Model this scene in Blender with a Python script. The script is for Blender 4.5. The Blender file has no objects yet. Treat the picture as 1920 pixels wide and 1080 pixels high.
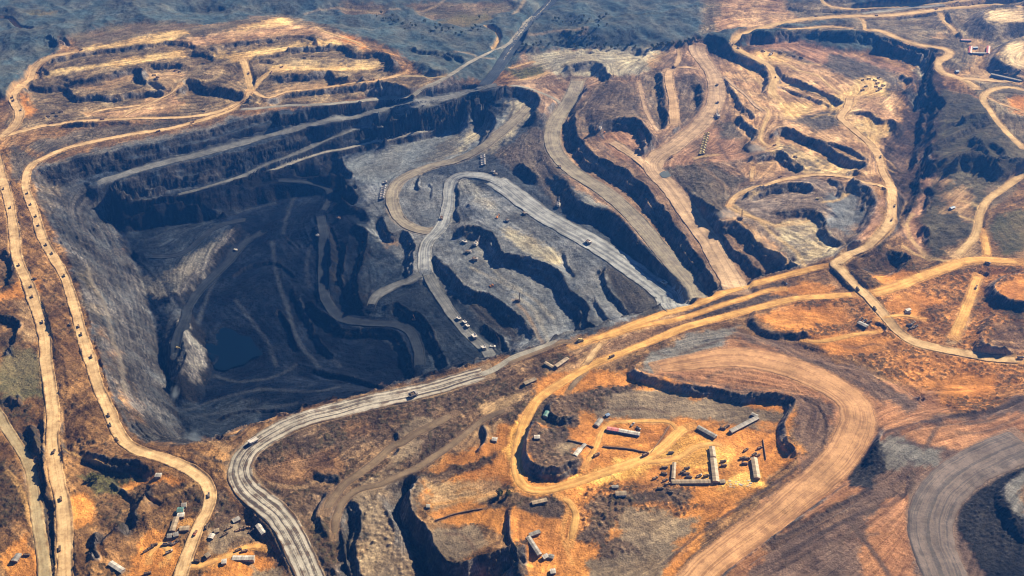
import bpy, math, random
import numpy as np
SC = bpy.context.scene
COLL = SC.collection
rng = np.random.default_rng(7)
random.seed(7)
# ------------------------------------------------------------------ camera model
CAM_H, PITCH, FPX = 1000.0, math.radians(35.0), 1663.0
CP, SP = math.cos(PITCH), math.sin(PITCH)
def rays(u, v):
    a = (np.asarray(u, float)-960.0)/FPX; b = -(np.asarray(v, float)-540.0)/FPX
    return a, CP+b*SP, -SP+b*CP
def at_z(u, v, z):
    dx, dy, dz = rays(u, v)
    t = (np.asarray(z, float)-CAM_H)/dz
    return dx*t, dy*t
def pts(s):
    """'u,v u,v ...' -> array of traced points"""
    return np.array([[float(c) for c in p.split(',')] for p in s.split()])
# ------------------------------------------------------------------ terrain grid (finer near, coarser far)
Y0, Y1, NR, NC = 620.0, 3750.0, 1000, 1150
LT = math.log(Y1/Y0)
def smax(y): return 1.06-0.36*np.clip(np.log(np.maximum(y, Y0)/Y0)/LT, 0, 1)
gy = Y0*np.exp(np.linspace(0, 1, NR)*LT)
gs = np.linspace(-1, 1, NC)
GX = gy[:, None]*smax(gy)[:, None]*gs[None, :]
GY = np.repeat(gy[:, None], NC, 1)
def to_ij(x, y):
    r = np.log(np.maximum(y, 1.0)/Y0)/LT*(NR-1)
    c = (x/(np.maximum(y, 1.0)*smax(y))+1)*0.5*(NC-1)
    return r, c
def sample(Z, x, y):
    r, c = to_ij(x, y)
    r = np.clip(r, 0, NR-1.001); c = np.clip(c, 0, NC-1.001)
    i = r.astype(int); j = c.astype(int); fr = r-i; fc = c-j
    return (Z[i, j]*(1-fr)*(1-fc)+Z[i+1, j]*fr*(1-fc)+Z[i, j+1]*(1-fr)*fc+Z[i+1, j+1]*fr*fc)
def ground(Z, u, v):
    """first hit of the sight line through a traced point with the terrain Z -> x, y"""
    u = np.atleast_1d(np.asarray(u, float)); v = np.atleast_1d(np.asarray(v, float))
    dx, dy, dz = rays(u, v)
    zz = np.linspace(130, -190, 321)
    t = (zz[None, :]-CAM_H)/dz[:, None]
    X = dx[:, None]*t; Y = dy[:, None]*t
    d = zz[None, :]-sample(Z, X, Y)
    hit = d <= 0
    k = np.where(hit.any(1), hit.argmax(1), 320); k = np.maximum(k, 1)
    a = np.arange(len(u)); d0 = d[a, k-1]; d1 = d[a, k]
    f = np.clip(d0/np.where(np.abs(d0-d1) < 1e-9, 1, d0-d1), 0, 1)
    tt = t[a, k-1]*(1-f)+t[a, k]*f
    return dx*tt, dy*tt
def spline(P, step, closed=False):
    """Catmull-Rom through the rows of P (any number of columns; the first two are x, y), resampled every `step` metres"""
    P = np.asarray(P, float)
    if len(P) == 2: Q = np.linspace(P[0], P[1], 40)
    else:
        A = np.vstack([2*P[0]-P[1], P, 2*P[-1]-P[-2]])
        out = []
        for i in range(1, len(A)-2):
            t = np.linspace(0, 1, 24, endpoint=False)[:, None]
            p0, p1, p2, p3 = A[i-1], A[i], A[i+1], A[i+2]
            out.append(0.5*((2*p1)+(-p0+p2)*t+(2*p0-5*p1+4*p2-p3)*t*t+(-p0+3*p1-3*p2+p3)*t**3))
        Q = np.vstack(out+[P[-1:]])
    L = np.concatenate([[0], np.cumsum(np.hypot(*(np.diff(Q[:, :2], axis=0).T)))])
    n = max(2, int(L[-1]/step)+1)
    s = np.linspace(0, L[-1], n)
    return np.stack([np.interp(s, L, Q[:, k]) for k in range(Q.shape[1])], 1), s
# ------------------------------------------------------------------ noise
def _h(ix, iy, seed):
    n = (ix.astype(np.int64)*374761393+iy.astype(np.int64)*668265263+seed*1274126177) & 0x7fffffff
    n = ((n ^ (n >> 13))*1274126177) & 0x7fffffff
    return (n ^ (n >> 16)) & 0xffff
def perlin(x, y, seed=0):
    x = np.asarray(x, np.float64); y = np.asarray(y, np.float64)
    ix = np.floor(x); iy = np.floor(y); fx = x-ix; fy = y-iy
    def g(ox, oy):
        a = _h(ix+ox, iy+oy, seed)*(2*math.pi/65536)
        return np.cos(a)*(fx-ox)+np.sin(a)*(fy-oy)
    wx = fx*fx*fx*(fx*(fx*6-15)+10); wy = fy*fy*fy*(fy*(fy*6-15)+10)
    a = g(0, 0)*(1-wx)+g(1, 0)*wx; b = g(0, 1)*(1-wx)+g(1, 1)*wx
    return (a*(1-wy)+b*wy)*1.5
def fbm(x, y, scale, octv=4, seed=0, gain=0.5, ridged=False):
    o = 0.0; a = 1.0; s = 1.0/scale; tot = 0
    for k in range(octv):
        n = perlin(x*s+17.3*k, y*s-9.1*k, seed+k)
        if ridged: n = 1-2*np.abs(n)
        o = o+a*n; tot += a; a *= gain; s *= 2.03
    return o/tot
def cells(x, y, size, seed, jitter=0.8, aniso=None):
    """jittered point field: distance (in cells) to nearest point and a random id per point"""
    if aniso is not None:
        c, s, k = math.cos(aniso[0]), math.sin(aniso[0]), aniso[1]
        x, y = x*c+y*s, (-x*s+y*c)*k
    px = x/size; py = y/size
    ix = np.floor(px); iy = np.floor(py)
    best = np.full(px.shape, 9.0); idv = np.zeros(px.shape)
    for ox in (-1, 0, 1):
        for oy in (-1, 0, 1):
            h1 = _h(ix+ox, iy+oy, seed)/65536.0; h2 = _h(ix+ox, iy+oy, seed+91)/65536.0
            d = np.hypot(ix+ox+0.5+(h1-0.5)*jitter-px, iy+oy+0.5+(h2-0.5)*jitter-py)
            m = d < best
            best = np.where(m, d, best); idv = np.where(m, h1, idv)
    return best, idv
def smooth(a, lo, hi):
    t = np.clip((a-lo)/(hi-lo), 0, 1); return t*t*(3-2*t)
def blur(A, n):
    for _ in range(n):
        B = A.copy(); B[1:-1] = (A[:-2]+2*A[1:-1]+A[2:])*0.25
        A = B.copy(); A[:, 1:-1] = (B[:, :-2]+2*B[:, 1:-1]+B[:, 2:])*0.25
    return A
# ------------------------------------------------------------------ constraints -> base terrain
ORIENT = []
Cz = np.zeros((NR, NC)); Cw = np.zeros((NR, NC))
def put(x, y, z):
    r, c = to_ij(x, y); i = np.rint(r).astype(int); j = np.rint(c).astype(int)
    ok = (i >= 0) & (i < NR) & (j >= 0) & (j < NC)
    np.add.at(Cz, (i[ok], j[ok]), np.broadcast_to(z, x.shape)[ok]); np.add.at(Cw, (i[ok], j[ok]), 1.0)
def dens(y0): return max(0.7, y0*0.0009)
def with_z(P, z):
    """z: one value, or (first, last)"""
    if np.isscalar(z): zz = np.full(len(P), float(z))
    else:
        L = np.concatenate([[0], np.cumsum(np.hypot(*(np.diff(P, axis=0).T)))]); zz = np.interp(L/L[-1], np.linspace(0, 1, len(z)), z)
    return zz
def relief_scale(P):
    u, v = P.mean(0)
    if u > 1170 and v > 640: return .55
    if u > 1335 and v < 505: return .85 if u < 1775 else 1.0
    if u < 780 and v < 235 and not (v > 196 and u > 60): return .85
    return 1.0
def level(z, s):
    P = pts(s); zz = with_z(P, z)*relief_scale(P); x, y = at_z(P[:, 0], P[:, 1], zz)
    if len(P) == 1: put(x, y, zz); return
    Q, _ = spline(np.stack([x, y, zz], 1), dens(y.min())); put(Q[:, 0], Q[:, 1], Q[:, 2]); ORIENT.append((Q[:, :2], .6))
def cliff(zt, zl, s, w=None, jit=1.0, seed=[0]):
    """cliff edge traced along its top; the ground falls to the right of the walking direction"""
    seed[0] += 1
    P = pts(s); k_ = relief_scale(P); a = with_z(P, zt)*k_; b = with_z(P, zl)*k_; x, y = at_z(P[:, 0], P[:, 1], a)
    Q, L = spline(np.stack([x, y, a, b], 1), dens(y.min()))
    T = np.gradient(Q[:, :2], axis=0); T /= np.maximum(np.hypot(T[:, 0], T[:, 1]), 1e-6)[:, None]
    k = max(3, int(25/dens(y.min()))); ker = np.ones(k)/k
    if len(Q) > 2*k:
        Tp = np.pad(T, ((k//2, k-1-k//2), (0, 0)), mode='edge')
        T = np.stack([np.convolve(Tp[:, c], ker, 'valid') for c in (0, 1)], 1); T /= np.maximum(np.hypot(T[:, 0], T[:, 1]), 1e-6)[:, None]
    N = np.stack([T[:, 1], -T[:, 0]], 1)
    h = Q[:, 2]-Q[:, 3]
    if 150 < P[:, 1].mean() < 400 and P[:, 0].mean() < 760: jit = .45
    j1 = (perlin(L/42.0, L*0+seed[0]*7.7, 3)*4+perlin(L/16.0, L*0+seed[0]*3.3, 4)*3.2+perlin(L/6.0, L*0+seed[0]*1.3, 8)*1.5)*jit
    Q[:, :2] += N*(j1*np.minimum(1, h/14))[:, None]
    ww = (h*0.95 if w is None else np.full(len(h), float(w)))*(1+0.45*perlin(L/30.0, L*0+seed[0]*5.1, 5))
    ends = np.minimum(1, np.minimum(L, L[-1]-L)/22.0)
    put(Q[:, 0], Q[:, 1], Q[:, 2])
    B = Q[:, :2]+N*np.maximum(ww, 1.6*dens(y.min()))[:, None]
    m = ends > 0.35
    ORIENT.append((Q[:, :2].copy(), 1.5))
    put(B[m, 0], B[m, 1], Q[m, 3])
    if w is None and h.max() > 9:                              # a narrow ledge part-way down most faces
        on = m & (h > 9) & (perlin(L/80.0, L*0+seed[0]*2.9, 12) > -.25)
        wm = np.maximum(ww, 1.6*dens(y.min())); f = .34+.10*perlin(L/40.0, L*0+seed[0]*4.3, 13)
        for k_, hh in ((f, .46), (f+.27, .53)):
            X = Q[:, :2]+N*(wm*k_+perlin(L/7.0, L*0+seed[0]+k_, 14)*.8)[:, None]; put(X[on, 0], X[on, 1], (Q[:, 2]-h*hh)[on])
def solve():
    m = Cw > 0
    lv = [(np.where(m, Cz/np.maximum(Cw, 1e-9), 0), m)]
    while min(lv[-1][0].shape) > 24:
        z, k = lv[-1]; R, C = z.shape; R2, C2 = (R+1)//2, (C+1)//2
        zp = np.zeros((R2*2, C2*2)); kp = np.zeros((R2*2, C2*2)); zp[:R, :C] = z*k; kp[:R, :C] = k
        zs = zp.reshape(R2, 2, C2, 2).sum((1, 3)); ks = kp.reshape(R2, 2, C2, 2).sum((1, 3))
        lv.append((np.where(ks > 0, zs/np.maximum(ks, 1), 0), ks > 0))
    Z = np.full(lv[-1][0].shape, lv[-1][0][lv[-1][1]].mean())
    for n, (z, k) in enumerate(reversed(lv)):
        if n:
            Z = np.repeat(np.repeat(Z, 2, 0), 2, 1)[:z.shape[0], :z.shape[1]]
        Z = np.where(k, z, Z)
        its = 400 if n < 3 else (160 if n < 5 else 70)
        for _ in range(its):
            Pd = np.pad(Z, 1, mode='edge')
            A = (Pd[:-2, 1:-1]+Pd[2:, 1:-1]+Pd[1:-1, :-2]+Pd[1:-1, 2:])*0.25
            Z = np.where(k, z, A)
    return Z

def flow_field(lines):
    """doubled-angle direction of the nearest traced lines, spread smoothly over the whole sheet"""
    A = np.zeros((3, NR, NC))
    for Q, w in lines:
        if len(Q) < 3: continue
        T = np.gradient(Q, axis=0); a = 2*np.arctan2(T[:, 1], T[:, 0])
        r, c = to_ij(Q[:, 0], Q[:, 1]); i = np.rint(r).astype(int); j = np.rint(c).astype(int); ok = (i >= 0) & (i < NR) & (j >= 0) & (j < NC)
        for k, v in enumerate((np.cos(a), np.sin(a), np.ones(len(a)))): np.add.at(A[k], (i[ok], j[ok]), v[ok]*w)
    pyr = [A]
    while min(pyr[-1].shape[1:]) > 8:
        B = pyr[-1]; R, C = B.shape[1:]; R2, C2 = (R+1)//2, (C+1)//2
        P = np.zeros((3, R2*2, C2*2)); P[:, :R, :C] = B; pyr.append(P.reshape(3, R2, 2, C2, 2).sum((2, 4)))
    F = None
    for B in reversed(pyr):
        if F is None: F = B/np.maximum(B[2:3], 1e-6)
        else:
            F = np.repeat(np.repeat(F, 2, 1), 2, 2)[:, :B.shape[1], :B.shape[2]]; w = B[2:3]/(B[2:3]+1.2)
            F = F*(1-w)+w*B/np.maximum(B[2:3], 1e-6); F = np.stack([blur(f, 2) for f in F])
    return 0.5*np.arctan2(F[1], F[0])
def comb(src, th, steps, stepm):
    """smear a noise field along the flow direction (line integral convolution)"""
    cy = GY*LT/(NR-1); cx = GY*smax(GY)*2/(NC-1)
    di = np.sin(th)*stepm/cy; dj = np.cos(th)*stepm/cx
    I0, J0 = np.meshgrid(np.arange(NR, dtype=float), np.arange(NC, dtype=float), indexing='ij')
    out = src.copy(); n = 1
    for sg in (1, -1):
        i, j = I0.copy(), J0.copy(); pi = sg*di; pj = sg*dj
        for _ in range(steps):
            i = np.clip(i+pi, 0, NR-1); j = np.clip(j+pj, 0, NC-1); a = np.rint(i).astype(np.int32); b = np.rint(j).astype(np.int32)
            out += src[a, b]; n += 1; qi = di[a, b]; qj = dj[a, b]; f = np.where(qi*pi+qj*pj < 0, -1.0, 1.0); pi, pj = qi*f, qj*f
    out /= n; return out/out.std()
# ------------------------------------------------------------------ relief: traced level lines (z, points)
LEVELS = [
 # open country round the mine
 (0, "-300,260 -300,500 -300,800 -300,1100"), (0, "2250,520 2250,800"), (45, "2250,950 2250,1100"), (30, "2250,150 2250,330"),
 (50, "-250,-32 100,-32 400,-30 700,-28"), (25, "800,-30 950,-32 1040,-33"), (50, "1120,-30 1330,-30 1500,-20"), (70, "1600,-25 2200,-30"),
 (34, "300,0 340,-4 450,-6 560,-5 640,0"), (4, "330,24 450,27 560,30 680,34"), (40, "120,38 210,28 280,30"), (58, "40,80 90,72 120,80"), (40, "-60,140 0,128 40,118"), (30, "0,40 60,50"),
 (14, "0,200 -60,210"), (2, "650,60 760,50 860,40 960,40"), (6, "800,90 880,90"), (0, "760,110 860,105 900,110"),
 (2, "985,92 1080,90 1160,90 1232,88 1290,70"), (30, "1080,35 1180,28 1290,24"), (17, "1060,60 1200,58 1300,40"), (12, "990,60 1010,40 1040,20"),
 # raised workings upper left
 (50, "110,100 160,90 230,76 310,62 338,58"), (52, "340,62 400,56 470,44 520,36"), (50, "400,78 470,70 560,62 640,58"), (47, "560,55 600,50 640,70 690,92"),
 (35, "90,133 140,126 200,118 260,110 320,102 350,97"), (34, "400,110 450,105 500,98 560,92 620,90"), (33, "460,118 455,105 430,112"), (26, "560,125 640,122 700,118"), (27, "500,140 520,130 560,128"),
 (12, "480,195 500,180 550,172 640,164"), (16, "180,166 240,160 250,150"), (16, "270,168 285,142 330,138"), (2, "130,212 200,205 280,203"), (3, "330,205 400,203 440,195"), (20, "480,150 490,140"),
 (22, "470,135 465,125"), (4, "470,165 475,155"), (8, "720,150 760,140 800,120"),
 # left side roads and ground
 (3, "0,258 50,243 120,231 240,222 330,220 400,212 450,195"), (14, "28,200 36,222"), (30, "30,170 60,148"), (0, "0,310 20,400 30,480 60,560 90,660 100,760 105,850 118,950 130,1060"),
 (0, "50,350 60,310 110,285 180,265 260,250 330,240"), (1, "45,360 70,430 110,520 150,610 175,700 205,790 240,840 320,865 380,895 402,930 385,1000 345,1080"),
 (6, "75,560 110,640 130,720"), (4, "160,800 220,860"), (-4, "0,600 30,700 50,800"), (0, "0,780 40,850 65,950 80,1080"), (-10, "75,800 85,900 90,1000 100,1080"), (-14, "215,905 250,960 240,1010"), (-8, "190,900 300,950"), (0, "290,1000 330,1050 250,1080"), (5, "180,1000 170,1080"),
 # pit: rim, west slope, floors
 (0, "62,340 75,390 95,430 125,480 150,540 165,590 185,660 210,740 235,800 262,825 300,838 345,836"),
 (-150, "240,450 255,500 275,560 290,620 305,680 322,740 338,800 352,822"),
 (-150, "400,760 500,720 600,720"), (-152, "380,560 470,540 530,500 540,440"), (-158, "500,640 560,700 640,720 700,700"), (-150, "470,440 560,400 600,370"), (-165, "385,640 400,690 440,700 490,665 470,635 420,618"),
 (-150, "450,380 520,350 600,345"), (-134, "250,470 300,470 340,450 400,420"), (-134, "250,420 320,400 420,400"), (-112, "320,640 330,665"), (-146, "360,780 420,800 480,770"),
 # road B ramp, road A bench
 (-41, "172,348 215,332 300,314 390,290 480,266 560,245 640,226 700,208"), (-30, "760,195 800,190 850,180"), (-16, "900,165 930,150"),
 (-92, "200,380 280,370 330,362"), (-88, "420,338 493,310 560,288"), (-72, "597,267 667,240 747,217"), (-40, "800,203 880,177"), (-8, "930,140 960,88 985,55 1010,28 1040,0"), (-5, "905,105 940,84 985,45"),
 (4, "560,200 640,194 713,185 747,178 797,163 833,147 880,117 913,100"), (-8, "930,170 960,158"),
 # grey floor E and its surroundings
 (-104, "680,300 740,290 800,270 860,255"), (-104, "660,330 690,320 760,310"), (-102, "890,250 905,235 900,228"), (-104, "800,300 840,290 870,282"), (-106, "650,310 690,282 760,262 810,250"),
 (-36, "955,196 975,189 998,190 1006,204"), ((-42, -86), "962,205 945,235 922,262 895,284 850,300"), ((-42, -80), "1000,215 985,240 955,270 925,292 905,300"), ((-38, -88), "982,205 960,235 938,262 905,286 860,300"), (-100, "740,345 735,380 745,410 790,432"), (-99, "845,345 840,390 830,425 800,460 797,500"), (-104, "700,380 710,400"),
 (-80, "900,322 930,330 950,350"), (-82, "1000,385 1040,415"), (-75, "1100,455 1180,508 1240,550 1290,585"), (-75, "1080,470 1140,520 1170,560"), (-76, "1110,560 1180,600"), (-76, "880,380 930,420 990,450"), (-76, "1060,430 1010,395"),
 (-98, "850,440 870,500 900,530 960,580"), (-99, "990,540 1040,590 1050,630"), (-98, "930,530 1000,620"), (-119, "830,560 860,600 890,640 915,660"), (-118, "700,560 740,545 780,528"), (-118, "690,480 750,500 760,470"), (-118, "640,520 655,440 650,410"), (-133, "610,440 608,520 615,560 650,590 720,602 770,615 800,660"),
 (-118, "860,560 900,600 940,640"), (-104, "640,350 655,345"),
 # eastern strips
 (-32, "1060,150 1085,150 1120,140"), (-20, "1000,100 1060,95 1140,100 1180,95"), (-36, "1040,160 1075,180"), (-48, "1062,200 1040,235 1036,270 1052,300"), (-52, "1085,325 1125,352 1165,385 1205,425 1245,470 1285,520 1315,560"), (-52, "1070,320 1100,345 1150,385"),
 (-30, "1218,305 1250,345 1290,400 1330,460 1370,520 1385,550"), (-30, "1130,262 1170,285 1210,300"), (-24, "1290,262 1320,238"), (-14, "1342,200 1345,155 1330,120 1308,95"), (0, "1305,82 1330,70"), (-20, "1300,330 1350,340 1370,370"), (-26, "1260,330 1290,360"), (-22, "1320,300 1380,290"),
 (-18, "1230,285 1270,262"), (-8, "1255,140 1262,180 1264,242"), (-12, "1200,160 1210,200 1232,245"), (-10, "1100,165 1150,150 1190,160"), (-10, "1120,205 1180,212"), (-28, "1095,222 1110,255"), (-8, "1225,110 1250,98"), (-6, "1270,90 1285,130 1320,150"),
 (-18, "1340,100 1380,140 1420,170"), (-10, "1410,185 1440,190"), (-2, "1450,180 1445,160"), (-15, "1470,195 1500,210 1540,205"), (3, "1400,70 1440,110 1455,130"), (4, "1480,110 1540,130 1600,150"), (2, "1420,85 1500,80"), (-10, "1450,80 1520,90 1600,115 1680,135"), (5, "1650,175 1580,195 1570,220"), (6, "1600,240 1620,280"), (8, "1630,300 1640,330"),
 (0, "1440,215 1425,255"), (-4, "1430,270 1480,275"), (-17, "1330,300 1400,330"), (2, "1500,300 1560,320"), (10, "1550,325 1620,338 1660,352"), (-4, "1370,380 1420,352"), (-2, "1390,390 1430,440"), (-2, "1450,440 1500,470 1540,480"), (12, "1480,375 1550,380 1590,400"), (9, "1560,350 1600,380 1600,420"), (0, "1450,420 1540,430"),
 (32, "1662,352 1672,385 1660,425 1630,455"), (10, "1600,476 1560,495"), (20, "1620,390 1625,360"),
 # gorge on the right
 (-38, "1738,120 1733,150 1720,190 1712,215"), (-30, "1735,215 1690,260 1680,300"), (-26, "1735,300 1720,340 1700,380 1680,430"), (-10, "1650,270 1660,310"), (0, "1735,335 1745,350"), (-4, "1740,370 1735,400 1710,425 1700,450"), (2, "1715,470 1740,490"), (14, "1760,320 1740,310"),
 # right hand country
 (24, "1600,30 1530,34 1460,42 1400,56"), (26, "1620,56 1660,62 1700,75 1745,88 1778,96"), (26, "1760,115 1780,140 1830,165 1842,190 1880,235 1920,277"), (30, "1620,30 1700,22 1800,13 1920,6"), (24, "1700,60 1760,70 1790,72"), (20, "1800,75 1830,92 1850,105"), (24, "1770,170 1790,215"), (22, "1850,150 1920,158"), (28, "1880,180 1920,180"), (30, "1890,215 1925,240"),
 (40, "1800,225 1850,215"), (36, "1825,262 1845,250"), (10, "1770,330 1850,325 1920,318"), (14, "1920,330 1880,352 1848,390 1838,430 1825,458"), (12, "1775,490 1700,522 1640,545"), (12, "1920,495 1850,492 1800,496"), (10, "1860,470 1900,470"), (26, "1870,400 1925,390"), (2, "1770,420 1730,440 1760,470"),
 (6, "1565,490 1590,520 1620,560 1640,590 1670,625"), (6, "1700,640 1760,655 1830,670 1920,676"), (-10, "1622,520 1680,500 1690,490"), (10, "1650,530 1600,500"), (6, "1820,520 1790,580 1770,630"), (4, "1680,600 1740,620"), (4, "1840,690 1780,720 1920,720"), (4, "1550,590 1600,620 1640,660 1700,690"), (6, "1440,600 1500,580 1590,570"),
 (4, "1500,557 1440,572 1380,590 1300,606 1250,625 1200,650 1150,672 1100,692 1050,720 1010,750"), (3, "1500,516 1440,528 1380,548 1300,577 1250,597 1200,614 1150,632 1100,652 1050,667 1000,684"), (4, "1560,520 1540,545"),
 (2, "985,785 972,830 968,870 978,905 1010,918 1080,900 1140,884 1200,876"), (0, "1080,760 1150,800 1250,800 1350,790 1420,770"), (0, "1060,930 1150,960 1200,980 1260,950 1330,920"), (0, "1300,900 1400,905 1440,880"), (-2, "1020,960 1000,1000 1020,1060"), (-4, "1120,1060 1200,1050"), (0, "900,780 940,850 920,900 880,930"), (0, "820,930 930,920"),
 (20, "1230,690 1350,700 1450,720 1520,740"), (20, "1560,700 1620,760 1620,820 1560,880"), (20, "1350,650 1420,660 1500,690"), (22, "1640,770 1700,750 1780,740"), (20, "1560,900 1480,960 1400,1020 1340,1075"), (20, "1330,690 1480,700"),
 (46, "1920,760 1860,790 1760,820"), (46, "1700,830 1690,880 1720,900"), (46, "1920,840 1850,862 1790,892 1752,932 1737,975 1747,1030 1767,1085"), (44, "1640,930 1560,980 1480,1040"), (46, "1650,1000 1600,1080"), (48, "1830,900 1800,950 1820,1020 1870,1080"),
 (0, "915,702 850,720 775,746 700,766 620,786 560,800 510,820 467,846 440,872 436,902 456,936 490,965 525,1000 556,1040 590,1090"), (3, "860,715 890,730 850,770 760,790 680,800"), (2, "640,860 700,820 770,790"), (1, "560,860 500,880 560,920 620,920"), (0, "600,980 640,1000 650,1060"), (-3, "720,950 740,1000 720,1060"), (3, "700,930 720,900 780,880"), (-12, "460,980 500,1040 480,1080"), (-2, "420,960 440,1020 420,1070"), (4, "1000,700 950,740 900,770"), (3, "420,855 400,890"), (4, "1020,720 960,780"),
]
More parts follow.
